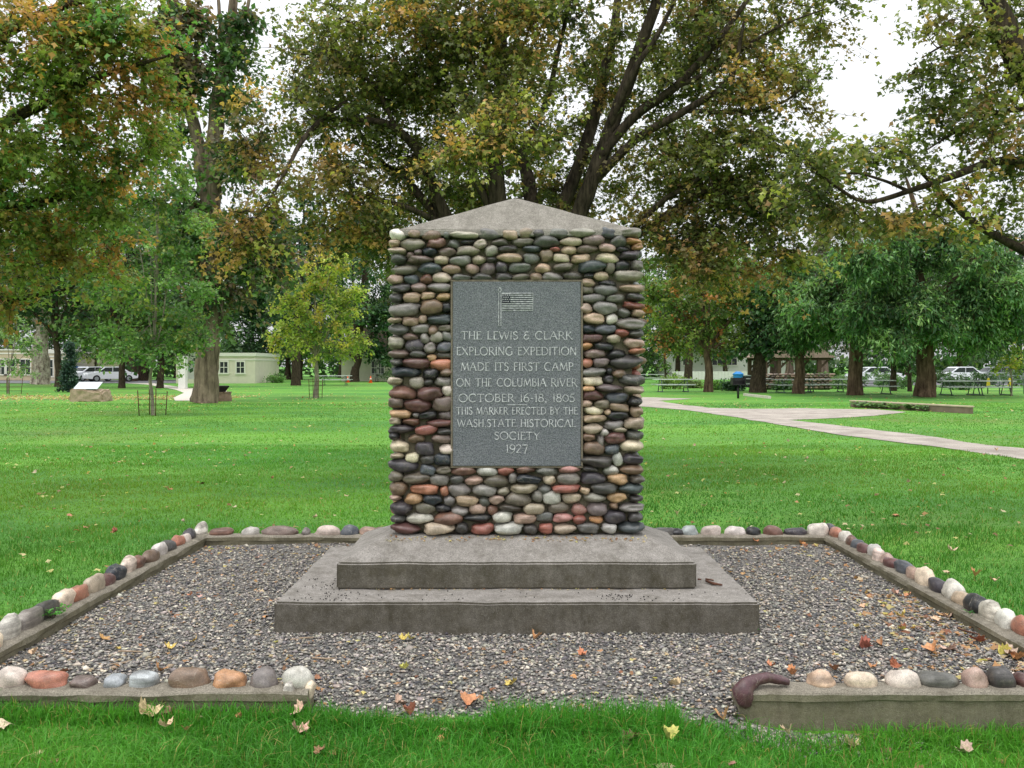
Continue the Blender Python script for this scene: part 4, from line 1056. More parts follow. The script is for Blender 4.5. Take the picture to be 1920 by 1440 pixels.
# leafy mass overhanging from the left edge
LP_ = [S(132, 150, 70), S(156, 172, 82), S(110, 130, 64), S(166, 148, 76), S(214, 160, 84), S(190, 134, 74), S(112, 164, 84)]
lN = (4, 3, 3, 2, .8, .6, 1.5); lO = (1.8, 2, 1, 3, 2.4, 1.2, .6); lG = (2, 3, 1, .5, .1, .1, 5)
st = [([np.array((-8.3, 10.5, 0)), P(-330, 450, 10.5), P(-250, 200, 10.4), P(-150, 20, 10.3), P(-60, -200, 10.2)], [.34, .28, .22, .16, .07]),
      px_stem([(-300, 380, 10.5), (-120, 300, 10.2), (40, 210, 10), (180, 150, 9.8), (320, 110, 9.7)], [.13, .09, .06, .035, .012]),
      px_stem([(-300, 420, 10.5), (-100, 400, 10.8), (80, 380, 11), (230, 330, 11.2), (340, 260, 11.4)], [.12, .09, .06, .03, .012]),
      px_stem([(-260, 220, 10.4), (-60, 100, 10), (80, 20, 9.8), (240, -30, 9.6)], [.11, .08, .05, .02]),
      px_stem([(-310, 480, 10.5), (-120, 540, 11), (20, 560, 11.4), (140, 540, 11.8)], [.08, .06, .04, .015])]
bl = [B_(70, 60, 9.6, 140, 90, 27, lO), B_(60, 200, 10, 130, 90, 23, lN), B_(190, 110, 9.8, 110, 80, 20, lO), B_(210, 30, 9.6, 60, 60, 9, lG), B_(280, 180, 10, 80, 60, 6, lO), B_(170, 260, 10.6, 120, 60, 16, lN),
      B_(320, 90, 9.8, 60, 60, 4, lO), B_(50, 330, 10.8, 120, 80, 22, lN), B_(180, 370, 11, 110, 70, 16, lN), B_(300, 290, 11.3, 70, 60, 4, lO), B_(50, 450, 11.2, 110, 70, 19, lN), B_(160, 470, 11.6, 80, 60, 9, lO), B_(30, 550, 11.4, 70, 40, 6, lO),
      B_(-100, 250, 10.4, 130, 300, 23, lN), B_(100, -100, 10, 220, 80, 12, lN)]
make_tree('overhanging_maple', 'maple with green and orange leaves reaching in over the left edge', (-8.3, 10.5, 0), st, bl, LP_, leaf=.070, per_twig=17, twigs=9, twig_len=.5, shape=LEAF4, bark='bark_dark', droop=.3, thin=.009, fork_min=2)

# tall grey-trunked cedar on the left
CP = [S(84, 116, 68), S(108, 138, 78), S(66, 94, 58), S(128, 112, 92), S(150, 118, 88), S(104, 140, 70)]
cG = (3, 3, 2, .4, .1, 1.5); cD = (1, 1, 1, 4, 2, 0); cK = (2, 1, 4, .6, .3, .2)
d = 38.0
base = G(383, 756); base[1] = d; base[0] = (383 - 960) / FPX * d; base[2] = 0
st = [([base, P(390, 690, d), P(396, 600, d), P(396, 450, d), P(394, 330, d), P(408, 220, d), P(428, 80, d), P(440, -60, d)], [.48, .47, .45, .42, .38, .32, .24, .12]),
      px_stem([(394, 400, d), (372, 300, d), (352, 180, d), (330, 40, d), (318, -60, d)], [.30, .26, .24, .22, .12]),
      px_stem([(425, 95, d), (412, 30, d), (405, -40, d)], [.12, .08, .05]), px_stem([(432, 70, d), (462, 20, d), (470, -40, d)], [.14, .08, .04])]
bl = [B_(335, 50, d, 38, 60, 26, cD), B_(350, 140, d, 45, 50, 18, cD), B_(435, 100, d, 28, 25, 10, cG), B_(450, 30, d, 32, 30, 8, cK), B_(432, 180, d, 36, 30, 6, cG), B_(350, 250, d, 24, 30, 3, cG), B_(430, 310, d, 60, 36, 11, cG), B_(470, 260, d, 30, 30, 6, cD),
      B_(380, 420, d, 75, 50, 24, cG), B_(500, 430, d, 50, 50, 20, cK), B_(520, 480, d, 28, 40, 9, cK), B_(420, 500, d, 60, 50, 18, cK), B_(400, 560, d, 45, 24, 7, cG), B_(340, 370, d, 50, 40, 10, cG)]
make_tree('cedar_tree', 'tall cedar with a broad fluted grey trunk and drooping sprays', base, st, bl, CP, leaf=.27, per_twig=13, twigs=8, twig_len=1.2, bark='bark_grey', droop=.7, thin=.05, flare=.2, fork_min=2)

def pads(px, py, d, rx, ry, n, w, k=6):
    """flat fronds held in tiers, as a locust carries them"""
    out = []
    for _ in range(n):
        a = random.uniform(0, 6.28); q = random.uniform(.1, 1) ** .5
        x = px + math.cos(a) * q * rx; y = py + math.sin(a) * q * ry; s_ = random.uniform(.7, 1.3)
        out.append(B_(x, y, d + random.uniform(-1, 1) * rx * .75 * d / FPX, 26 * s_, 5.5 * s_, k, w))
    return out

def simple_tree(name, label, px, pybase, trunk_px, crown, pal, dist=None, leaf=.2, twigs=6, per=8, tl=.9, bark='bark_dark', droop=.2, group=None, dens=1.0, limbs=3, thin=.04, up=0.0, flat=.6, flare=.18, shape=LEAF2, extra=None):
    d = dist or CAMZ * FPX / (pybase - HOR)
    base = np.array(((px - 960) / FPX * d, d, 0)); r = trunk_px / 2 / FPX * d
    tops = crown[0]; s = d / FPX
    topx = np.mean([c[0] for c in crown]); topy = min(c[1] - c[3] * .5 for c in crown); midy = max(c[1] + c[3] * .5 for c in crown)
    st = [([base, base + (r * .2, 0, max(.4, (P(px, midy, d)[2]) * .6)), P(px + (topx - px) * .25, midy, d), P(topx, (midy + topy) / 2, d), P(topx, topy, d)], [r, r * .85, r * .7, r * .4, r * .1])]
    for i, c in enumerate(crown[:limbs + 2]):
        e = P(c[0], c[1], d + random.uniform(-1, 1) * c[2] * s * .3); st0 = P(px + (topx - px) * .2, midy + 4, d)
        st.append(([st0, st0 * .5 + e * .5 + np.array((0, 0, .08 * np.linalg.norm(e - st0))), e], [r * .5, r * .32, r * .1]))
    bl = [B_(c[0], c[1], d, c[2], c[3], max(3, int(c[4] * dens)), tuple(c[5])) for c in crown]
    if extra: bl += pads(extra[1], extra[2], d, extra[3], extra[4], extra[5], (3, 2, 3, .7))
    return make_tree(name, label, base, st, bl, pal, leaf=leaf, per_twig=per, twigs=twigs, twig_len=tl, bark=bark, droop=droop, group=group, thin=thin, twig_up=up, flat=flat, flare=flare, shape=shape)

YP = [S(170, 184, 76), S(204, 208, 92), S(136, 162, 66), S(218, 196, 84), S(110, 146, 62)]
yN = (3, 3, 2, 1, 1.5); yT = (3, 5, 1, 3, .3)
simple_tree('young_maple', 'young yellow-green maple between the cedar and the monument', 592, 746, 9,
    [(560, 520, 40, 35, 16, yT), (620, 510, 42, 40, 18, yT), (540, 590, 45, 40, 20, yN), (610, 580, 60, 50, 30, yN), (660, 560, 30, 45, 12, yN), (640, 640, 50, 40, 20, yN), (570, 650, 45, 35, 16, yN), (520, 620, 25, 25, 6, yT)], YP, leaf=.17, tl=.6, thin=.022, bark='bark_young', up=.25, per=9, twigs=7)
GPal = [S(108, 148, 76), S(136, 172, 92), S(86, 122, 66), S(140, 150, 66)]
g1 = (3, 2, 2, .5)
simple_tree('young_ash', 'slender young ash rising from a rod cage on the left lawn', 287, 779, 7,
    [(296, 250, 28, 45, 10, g1), (300, 340, 60, 50, 16, g1), (250, 400, 60, 40, 12, g1), (340, 430, 60, 50, 14, g1), (280, 470, 80, 45, 16, g1), (230, 540, 60, 40, 12, g1), (330, 560, 80, 50, 20, g1), (230, 640, 60, 35, 14, g1), (310, 650, 70, 40, 16, g1), (370, 620, 40, 30, 6, g1)],
    GPal, leaf=.13, tl=.55, thin=.014, bark='bark_young', per=12, twigs=8, flare=.1)
simple_tree('sapling', 'thin pale-leaved sapling by the beige building', 15, 738, 3.5,
    [(10, 610, 40, 20, 6, g1), (25, 640, 45, 15, 6, g1), (60, 655, 30, 10, 4, g1), (15, 680, 45, 12, 5, g1), (60, 690, 35, 10, 3, g1), (15, 560, 25, 25, 4, g1)], [S(140, 170, 110), S(110, 150, 84), S(150, 176, 120), S(96, 136, 72)], leaf=.16, tl=.5, thin=.02, bark='bark_young', flare=0)
DP = [S(64, 102, 62), S(84, 124, 74), S(50, 82, 52), S(102, 138, 78)]
LPa = [S(96, 138, 84), S(126, 166, 102), S(74, 112, 70), S(150, 184, 110)]
d1 = (3, 2, 3, .7)
simple_tree('round_dark_tree', 'round dark green tree in front of the cream house', 480, 716, 9,
    [(450, 600, 55, 45, 22, d1), (505, 590, 45, 55, 20, d1), (440, 655, 55, 28, 16, d1), (500, 660, 45, 28, 14, d1), (470, 555, 45, 35, 14, d1)], DP, leaf=.33, tl=1.1, per=12, twigs=8)
simple_tree('dark_elm', 'dark elm just left of the monument, cones at its foot', 665, 716, 17,
    [(690, 560, 60, 55, 24, d1), (700, 620, 50, 45, 20, d1), (660, 490, 60, 60, 20, d1), (640, 650, 50, 25, 8, d1), (690, 420, 70, 60, 18, d1), (730, 660, 40, 30, 10, d1)], DP, leaf=.33, tl=1.1, per=12, twigs=8)
# right-hand group of locusts
simple_tree('linden_tree', 'yellow-green linden nearest the monument on its right', 1328, 735, 17,
    [(1250, 560, 50, 45, 20, g1), (1330, 560, 60, 55, 28, yN[:4]), (1400, 570, 50, 50, 20, g1), (1290, 620, 60, 35, 18, g1), (1370, 640, 50, 35, 14, g1), (1330, 490, 70, 45, 18, g1), (1250, 640, 30, 25, 6, g1)],
    [S(112, 138, 58), S(138, 158, 66), S(84, 112, 50), S(190, 128, 60)], leaf=.22, tl=.9, bark='bark_brown', per=12, twigs=8)
simple_tree('dark_locust', 'thick dark-trunked locust beside the black grill', 1421, 736, 29,
    [(1440, 600, 50, 45, 20, d1), (1410, 650, 50, 25, 12, d1), (1460, 545, 50, 40, 14, d1), (1480, 640, 35, 22, 8, d1)], DP, leaf=.27, tl=1.0, per=12, twigs=8)
simple_tree('ivy_locust', 'locust with ivy round its trunk before the stone wall', 1497, 738, 21,
    [(1500, 560, 50, 40, 6, d1), (1530, 610, 50, 25, 3, d1), (1497, 655, 14, 16, 3, g1)], LPa, extra=('pads', 1505, 565, 62, 80, 22), leaf=.28, tl=1.0, bark='bark_brown', per=14, twigs=9, shape=LEAFN, flat=.4)
simple_tree('honey_locust', 'blue-green locust, middle of the three large ones on the right', 1603, 741, 27,
    [(1560, 520, 60, 40, 4, d1), (1630, 490, 60, 40, 4, d1), (1590, 590, 60, 38, 4, d1)], LPa, extra=('pads', 1590, 545, 85, 85, 30), leaf=.28, tl=1.0, bark='bark_brown', droop=.35, per=15, twigs=9, shape=LEAFN, flat=.4)
d = 45.0
base = np.array(((1733 - 960) / FPX * d, d, 0))
st = [([base, P(1736, 700, d), P(1733, 640, d), P(1735, 580, d), P(1725, 520, d), P(1722, 430, d), P(1700, 330, d)], [.46, .42, .40, .34, .26, .18, .05]),
      px_stem([(1735, 590, d), (1800, 520, d), (1880, 480, d), (1940, 440, d)], [.24, .2, .14, .05]),
      px_stem([(1735, 560, d), (1680, 500, d), (1620, 480, d), (1580, 440, d)], [.22, .16, .1, .04]),
      px_stem([(1722, 450, d), (1700, 420, d), (1675, 400, d)], [.16, .14, .08]),
      px_stem([(1724, 440, d), (1760, 380, d), (1740, 330, d)], [.14, .1, .05])]
bl = pads(1750, 520, d, 170, 85, 46, d1) + pads(1690, 590, d - 1, 95, 45, 15, d1) + pads(1850, 580, d, 95, 60, 18, d1) + pads(1740, 425, d, 90, 22, 7, d1) + pads(1640, 500, d - 1, 50, 40, 8, d1)
make_tree('great_locust', 'largest blue-green locust on the right with a gnarled brown trunk', base, st, bl, LPa, leaf=.27, per_twig=17, twigs=9, twig_len=1.0, shape=LEAFN, flat=.4, bark='bark_brown', droop=.4, thin=.04, flare=.2, fork_min=3)
simple_tree('yellow_sapling', 'small yellow-green sapling at the right edge by the wire fence', 1896, 742, 3.5,
    [(1888, 640, 26, 30, 10, yN), (1905, 670, 28, 24, 9, yN), (1880, 690, 26, 14, 5, yN)], YP, leaf=.15, tl=.5, thin=.02, bark='bark_young', flare=0, up=.3)
for px, py, w, lab in ((1675, 733, 12, 'thin dark trunk seen between the two biggest locusts'), (1706, 734, 8, 'thinnest dark trunk just left of the great locust')):
    simple_tree('background_locust', lab, px, py, w, [(px, 600, 45, 40, 14, d1), (px + 10, 660, 35, 25, 6, d1)], DP, leaf=.24, tl=1.0)
simple_tree('slim_tree', 'slim tree between the monument and the nearest picnic table', 1248, 724, 6,
    [(1235, 560, 40, 60, 16, g1), (1245, 640, 32, 40, 10, g1), (1260, 690, 16, 20, 3, yN[:4])], [S(92, 126, 62), S(120, 150, 72), S(74, 104, 54), S(160, 160, 70)], leaf=.24, tl=1.0)
# far left trunks
PLp = [S(88, 118, 50), S(110, 138, 58), S(68, 96, 46), S(178, 132, 56)]
pN = (3, 2, 3, .8)
simple_tree('plane_tree', 'pale mottled plane tree in front of the beige building', 75, 719, 32,
    [(80, 500, 90, 60, 40, pN), (160, 520, 70, 60, 26, pN), (20, 540, 60, 60, 26, pN), (130, 590, 60, 36, 14, pN), (60, 430, 100, 60, 26, pN), (180, 430, 80, 60, 18, pN), (30, 600, 40, 24, 6, pN)], PLp, dist=74, leaf=.36, tl=1.7, bark='bark_pale', thin=.07)
for px, py, w, cr, lab in ((246, 715, 20, (240, 560), 'dark broad trunk left of the two by the concrete walk'), (268, 714, 18, (285, 540), 'dark broad trunk right of the two by the concrete walk'),
       (158, 711, 6, (165, 600), 'slim dark trunk behind the blue car'), (196, 711, 7, (205, 590), 'slim dark trunk in front of the white car'),
       (180, 715, 5, (175, 620), 'thin leaning trunk beside the small spruce'), (560, 712, 14, (570, 600), 'dark trunk behind the young yellow-green maple')):
    simple_tree('background_elm', lab, px, py, w, [(cr[0] - 20, cr[1], 50, 50, 16, d1), (cr[0] + 25, cr[1] + 20, 45, 45, 14, d1), (cr[0], cr[1] - 60, 50, 45, 12, d1)], DP if w > 8 else GPal, leaf=.34, tl=1.4, thin=.06)

# big leafy trees that fill the left middle distance
mN = (3, 3, 2, .5)
M1 = [S(104, 138, 66), S(128, 162, 78), S(84, 114, 58), S(160, 128, 66)]; M2 = [S(66, 102, 62), S(84, 122, 72), S(52, 82, 52), S(104, 136, 74)]
for px, d, w, pl, lab, cr in ((228, 62, 12, M1, 'broad mid-green tree left of the caged young ash', [(170, 380, 70, 60, 24, mN), (240, 450, 70, 60, 26, mN), (180, 520, 70, 50, 22, mN), (250, 590, 60, 40, 18, mN), (170, 610, 45, 30, 10, mN)]),
      (300, 62, 12, M2, 'darker tree between the young ash and the cedar', [(320, 470, 60, 60, 22, mN), (340, 560, 60, 50, 20, mN), (300, 410, 40, 40, 6, mN), (330, 630, 55, 30, 12, mN), (270, 640, 40, 26, 8, mN)]),
      (110, 66, 14, M2, 'dark leafy tree just right of the mottled plane', [(110, 400, 80, 60, 24, mN), (60, 470, 80, 50, 20, mN), (130, 560, 60, 45, 18, mN), (20, 560, 60, 50, 16, mN), (140, 620, 40, 24, 8, mN)]),
      (555, 70, 17, M2, 'dark spreading tree behind the young yellow-green maple', [(540, 470, 70, 60, 24, mN), (610, 460, 70, 60, 24, mN), (560, 560, 60, 50, 18, mN), (490, 500, 50, 50, 14, mN), (640, 560, 50, 50, 14, mN), (560, 390, 60, 50, 10, mN)]),
      (1290, 76, 16, M1, 'bright mid-green tree rising behind the linden', [(1260, 500, 70, 50, 22, mN), (1340, 500, 70, 55, 22, mN), (1300, 580, 70, 50, 20, mN), (1230, 600, 40, 50, 12, mN), (1400, 540, 50, 50, 14, mN)]),
      (1450, 80, 14, M1, 'light green tree behind the ivy-clad locust', [(1440, 500, 60, 50, 18, mN), (1490, 560, 60, 50, 18, mN), (1420, 580, 50, 50, 12, mN)])):
    simple_tree('background_elm', lab, px, HOR + CAMZ * FPX / d, w, cr, pl, dist=d, leaf=.34, tl=1.5, thin=.06, per=9, twigs=7)
# low wooded edge, too far to tell the bushes apart
n = 15000; th_ = rng.uniform(-.66, .66, n); dd = rng.uniform(116, 124, n); hh_ = 3.2 + 2.4 * wave(th_ * 100, th_ * 40, 66, 4, 3)
xx = np.tan(th_) * dd; zz = rng.uniform(0, 1, n) ** .8 * hh_
v, f, q = leaves_mesh(np.stack([xx, dd, zz], 1), rng.normal(0, 1, (n, 3)), rng.uniform(.5, 1.1, n), LEAF2)
tag(obj_np('distant_woodland', v, f, M['leaf'], None, np.repeat(pick([S(78, 108, 66), S(96, 124, 76), S(62, 90, 58)], n), q, 0)), 'low wooded edge closing the park in the distance', None, None, 'stuff')

# the belt of trees that closes the park, far off; each stands by itself
belt = [(-60, 95, 560, 90, 100), (70, 110, 560, 80, 90), (190, 105, 540, 90, 100), (300, 92, 560, 80, 95), (330, 110, 610, 60, 60), (430, 104, 520, 80, 110), (540, 98, 560, 80, 100), (640, 112, 500, 80, 120), (730, 100, 540, 80, 120), (850, 110, 520, 90, 120), (960, 104, 540, 90, 110),
        (1070, 112, 520, 90, 110), (1180, 100, 560, 80, 90), (1270, 110, 540, 80, 80), (1360, 104, 560, 80, 90), (1460, 112, 560, 70, 80), (1600, 104, 590, 80, 70), (1700, 112, 560, 80, 90), (1800, 100, 560, 90, 100), (1910, 108, 540, 90, 110), (2010, 100, 560, 90, 100)]
descs = ['left of the cedar', 'behind the beige building', 'behind the parked cars', 'behind the white sign', 'left of the young maple', 'hidden mostly behind the monument', 'right of the monument', 'behind the picnic tables', 'behind the timber shelter', 'behind the great locust', 'by the right edge']
protos = []
for i, (px, d, py, rx, ry) in enumerate(belt):
    shade = ('mid-green', 'dark green', 'olive')[i % 3]
    where = 'beyond the left lawn' if px < 700 else ('behind the monument' if px < 1200 else 'beyond the picnic tables')
    ordn = ['farthest left', 'second from the left', 'third from the left', 'fourth from the left', 'fifth from the left', 'sixth from the left', 'seventh from the left', 'eighth from the left', 'ninth from the left', 'tenth from the left', 'in the very middle', 'tenth from the right', 'ninth from the right', 'eighth from the right', 'seventh from the right', 'sixth from the right', 'fifth from the right', 'fourth from the right', 'third from the right', 'second from the right', 'farthest right'][i]
    lab = f'{shade} tree of the far belt {where}, {ordn}'
    base = np.array(((px - 960) / FPX * d, d, 0.0)); H = CAMZ + (HOR - (py - ry)) / FPX * d
    if i < 3:
        s = d / FPX; pl = ([S(82, 116, 66), S(104, 136, 76), S(64, 94, 56), S(130, 146, 76)], [S(62, 94, 64), S(78, 110, 70), S(50, 78, 52), S(96, 126, 74)], [S(104, 120, 62), S(126, 138, 70), S(84, 100, 54), S(168, 138, 70)])[i]
        r = .32
        hx, hz = rx * s, ry * s; zc = CAMZ + (HOR - py) * s
        st = [([base, base + (.1, 0, zc * .35), base + (.2, .1, zc * .8), base + (0, 0, H * .93)], [r, r * .85, r * .55, .05])]
        bl = []
        for q in range(9):
            a = q * 2.4; f_ = (q % 3) / 2
            bl.append((base + np.array((math.cos(a) * hx * .55 * (1 - .3 * f_), math.sin(a) * hx * .5, 0)) + (0, 0, zc - base[2] + (f_ - .55) * hz * 1.3), (hx * .5, hx * .5, hz * .42), 17, (3, 2, 3, .7)))
        o = make_tree('background_tree', lab, base, st, bl, pl, leaf=.42, per_twig=6, twigs=6, twig_len=1.9, bark='bark_dark', thin=.07, fork_min=1.5, group='trees of the far belt')
        protos.append((o, H))
    else:
        src, h0 = protos[i % 3]
        o = copy_tree(src); o.location = base; k = H / h0; wv_ = (rx * d) / (belt[i % 3][3] * belt[i % 3][1])
        o.scale = (wv_, wv_, k); o.rotation_euler = (0, 0, i * 1.9); o['label'] = lab
# dead grey conifers rising behind the shelter
KPl = [S(128, 122, 108), S(112, 110, 96), S(120, 130, 96), S(146, 136, 118)]
for px, d, top, w, lab in ((1545, 82, 395, 26, 'greyish half-dead conifer behind the shelter roof'), (1600, 86, 400, 22, 'greyish half-dead conifer behind the middle locust'), (1480, 90, 470, 34, 'greyish half-dead conifer left of the shelter')):
    base = np.array(((px - 960) / FPX * d, d, 0.0)); s = d / FPX; H = CAMZ + (HOR - top) * s
    st = [([base, base + (0, 0, H * .5), base + (0, 0, H)], [.4, .25, .04])]
    bl = [(base + (0, 0, H * (.30 + .12 * q)), (w * s * (1.25 - .15 * q), w * s * (1.25 - .15 * q), H * .08), 12, (3, 2, 2, 1)) for q in range(6)]
    make_tree('grey_conifer', lab, base, st, bl, KPl, leaf=.34, per_twig=6, twigs=6, twig_len=1.3, bark='bark_grey', thin=.05, droop=.5, fork_min=2)
# small spruce beside the boulder
d = 53.0; base = np.array(((130 - 960) / FPX * d, d, 0)); H = 3.0
st = [([base, base + (0, 0, 1.5), base + (0, 0, H)], [.07, .05, .01])]
bl = [(base + (0, 0, .25 + q * .36), (.62 * (1 - q / 8.5), .62 * (1 - q / 8.5), .14), 16 - q, (3, 2, 3, .7)) for q in range(8)]
make_tree('small_spruce', 'small blue-green spruce next to the inscribed boulder', base, st, bl, [S(66, 96, 84), S(86, 118, 102), S(48, 74, 64), S(100, 128, 110)], leaf=.13, per_twig=9, twigs=6, twig_len=.30, bark='bark_dark', thin=.012, droop=.1)
# ------------------------------------------------------------------ park furniture, buildings, cars
M['white_paint'] = plain('white_paint', S(226, 224, 218), .5, .05)
M['cream_wall'] = plain('cream_render', S(222, 214, 196), .85, .05, 2)
M['beige_wall'] = plain('beige_render', S(196, 180, 152), .85, .06, 2)
M['dark_glass'] = plain('dark_window_glass', S(36, 40, 44), .15, .3, 3, 0, .6)
M['trim'] = plain('pale_trim', S(232, 228, 218), .6, .04)
M['roof_dark'] = plain('dark_roof', S(90, 82, 76), .9, .15, 6)
M['shingle'] = plain('shingle', S(150, 128, 116), .9, .2, 10)
M['timber'] = plain('dark_timber', S(80, 64, 50), .85, .2, 9)
M['green_metal'] = plain('green_grey_metal', S(96, 112, 104), .5, .12, 12)
M['alu'] = plain('aluminium_plank', S(214, 218, 214), .4, .06, 8, .2)
M['black_metal'] = plain('black_metal', S(34, 32, 32), .6, .2, 14)
M['rust'] = plain('rusty_rod', S(92, 62, 46), .9, .2, 30)
M['galv'] = plain('galvanised', S(150, 156, 156), .5, .1, 20, .4)
M['blue_plastic'] = plain('blue_plastic', S(40, 130, 200), .5, .05)
M['orange_cone'] = plain('orange_cone', S(232, 96, 40), .5, .05)
M['yellow'] = plain('yellow_plastic', S(232, 206, 50), .5, .08)
M['white_car'] = plain('white_car_paint', S(232, 234, 238), .2, .02, 2, 0, .6)
M['blue_car'] = plain('blue_car_paint', S(40, 90, 170), .2, .05, 2, 0, .6)
M['tyre'] = plain('tyre', S(28, 28, 28), .8, .1)
M['asphalt'] = plain('asphalt', S(110, 110, 112), .95, .12, 4)
M['boulder'] = plain('tan_boulder', S(166, 146, 124), .9, .16, 9)
M['panel'] = plain('pale_panel', S(206, 212, 216), .3, .04, 3)
M['planter'] = plain('brown_stone', S(140, 116, 100), .9, .2, 9)
M['green_print'] = plain('green_print', S(150, 210, 160), .7, .1)

# tree cages
def cage(px, py, w_px, h_px, label, n=4):
    p = G(px, py); d = p[1]; r = w_px / 2 / FPX * d; h = h_px / FPX * d
    root = empty('tree_cage', (p[0], p[1], 0)); tag(root, label, 'tree cage', 'rod cages round young trees')
    for i in range(n):
        a = i * 2 * math.pi / n + .6
        mb = MB(); mb.tube([(math.cos(a) * r * .95, math.sin(a) * r * .95, 0), (math.cos(a) * r * 1.06, math.sin(a) * r * 1.06, h * random.uniform(.95, 1.1))], .016, 5)
        mb.build('stake', M['rust'], root)
    mb = MB()
    for k in range(4):
        z = h * (.22 + .22 * k); mb.tube([(math.cos(t) * r, math.sin(t) * r, z) for t in np.linspace(0, 2 * math.pi, 17)], .005, 3)
    mb.build('wire_hoops', M['rust'], root)
cage(286, 779, 50, 46, 'rusty rod cage round the slender young ash')
cage(592, 747, 26, 36, 'rod cage round the young yellow-green maple')
cage(15, 739, 46, 30, 'rod cage round the thin sapling near the left edge')

# boulder with a slanted panel
p = G(164, 753); root = empty('boulder', (p[0], p[1], 0)); tag(root, 'tan flat-fronted boulder on the left lawn', 'boulder')
v, f = frus(p[0] - .78, p[0] + .78, p[1] - .1, p[1] + .8, -.05, .50)
v = [list(q) for q in v]
v[4][0] += .06; v[5][0] -= .12; v[4][2] += .08; v[7][2] += .06; v[5][2] -= .06; v[6][0] -= .1
worn('rock', v, f, M['boulder'], root, bevel=.06, amp=.05, seed=9)
sg = empty('sign_panel', (p[0] - .1, p[1] + .3, .52)); tag(sg, 'slanted pale information panel standing on the tan boulder', 'sign')
mb = MB(); mb.box((0, -.02, .17), (1.05, .62, .03), 0, 0, R(28)); mb.build('panel', M['panel'], sg, bevel=.004)
mb = MB(); mb.box((0, .1, .06), (.7, .05, .22)); mb.build('bracket', M['black_metal'], sg)

# white pier and sign board, planter by the cedar
p = G(343, 729); root = empty('pier', (p[0], p[1], 0)); tag(root, 'square white pier at the bend of the concrete walk', 'pier')
h = (HOR - 670) / FPX * p[1] + CAMZ
mb = MB(); mb.box((0, 0, h / 2), (.47, .47, h)); mb.build('shaft', M['white_paint'], root, bevel=.015)
mb = MB(); mb.box((0, 0, h + .03), (.56, .56, .07)); mb.build('cap', M['white_paint'], root, bevel=.01)
pp = P(362, 695, 64); root = empty('notice_board', (pp[0], pp[1], 0)); tag(root, 'white notice board with a pale green emblem behind the cedar trunk', 'sign')
mb = MB(); mb.box((0, 0, 1.55), (1.7, .08, 1.9)); mb.build('board', M['white_paint'], root)
mb = MB(); mb.tube([(-.25, -.06, 1.15), (-.27, -.06, 1.3), (-.12, -.06, 1.75), (.1, -.06, 1.6), (-.02, -.06, 1.3), (-.25, -.06, 1.15)], .05, 5); mb.build('emblem', M['green_print'], root)
for sx in (-.75, .75):
    mb = MB(); mb.box((sx, 0, .3), (.09, .06, .6)); mb.build('leg', M['white_paint'], root)
p = G(412, 752); root = empty('planter', (p[0], p[1], 0)); tag(root, 'low round brown stone ring beside the cedar trunk', 'planter')
mb = MB(); mb.tube([(0, 0, 0), (0, 0, .16), (0, 0, .2), (0, 0, .36)], [.52, .52, .5, .48], 22, False); mb.build('ring', M['planter'], root, bevel=.01)
for k in range(10):
    a = k * .63; mb = MB(); mb.box((math.cos(a) * .42, math.sin(a) * .42, .385), (.24, .16, .05), a + math.pi / 2); mb.build('coping_stone', M['planter'], root)
root = empty('grill_bowl', (p[0] + .05, p[1], .40)); tag(root, 'black flared metal bowl standing on the round stone ring', 'fire bowl')
mb = MB(); mb.tube([(0, 0, 0), (0, 0, .02), (.02, 0, .27), (.02, 0, .28)], [.16, .2, .36, .34], 4, False); mb.build('bowl', M['black_metal'], root)

# buildings
def building(name, label, x0, x1, y0, y1, h, wall, wins, trim_h=.25, roof=None):
    root = empty(name, ((x0 + x1) / 2, y0, 0)); tag(root, label, 'building')
    mb = MB(); mb.box(((x0 + x1) / 2, (y0 + y1) / 2, h / 2), (x1 - x0, y1 - y0, h)); mb.build('wall', wall, root, local=False)
    mb = MB(); mb.box(((x0 + x1) / 2, (y0 + y1) / 2, h + trim_h / 2), (x1 - x0 + .2, y1 - y0 + .2, trim_h)); mb.box(((x0 + x1) / 2, (y0 + y1) / 2, h - .3), (x1 - x0 + .08, y1 - y0 + .08, .12))
    mb.build('cornice', M['trim'], root, local=False)
    if roof:
        mb = MB(); mb.prism([(x0 - .4, h + trim_h), (x1 + .4, h + trim_h), (x1 - 1, h + trim_h + roof), (x0 + 1, h + trim_h + roof)], y0 - .4, y1 + .4); mb.build('roof', M['shingle'], root, local=False)
    for (wx, wz, ww, wh) in wins:
        mb = MB(); t = .1
        for a, b_, c_, e in ((wx, wz + wh / 2 + t / 2, ww + 2 * t, t), (wx, wz - wh / 2 - t / 2, ww + 2 * t + .1, t * 1.2), (wx - ww / 2 - t / 2, wz, t, wh), (wx + ww / 2 + t / 2, wz, t, wh)):
            mb.box((a, y0 - .03, b_), (c_, .10, e))
        w_ = mb.build('window', M['trim'], root, local=False)
        mb = MB(); mb.box((wx, y0 - .012, wz), (ww, .03, wh)); g_ = mb.build('pane', M['dark_glass'], w_, local=False)
        mb = MB(); mb.box((wx, y0 - .035, wz), (.05, .03, wh - .01)); mb.box((wx, y0 - .036, wz + wh * .02), (ww - .01, .03, .05)); mb.build('glazing_bar', M['trim'], w_, local=False)
    return root
d = 92; s = d / FPX; X = lambda px: (px - 960) * s; Z = lambda py: CAMZ + (HOR - py) * s
building('beige_building', 'long flat-roofed beige building at the left edge', X(-140), X(84), d, d + 9, Z(657), M['beige_wall'],
   [(X(q), Z(688), 1.0, 1.5) for q in (-100, -70, 2, 20, 48)], .12)
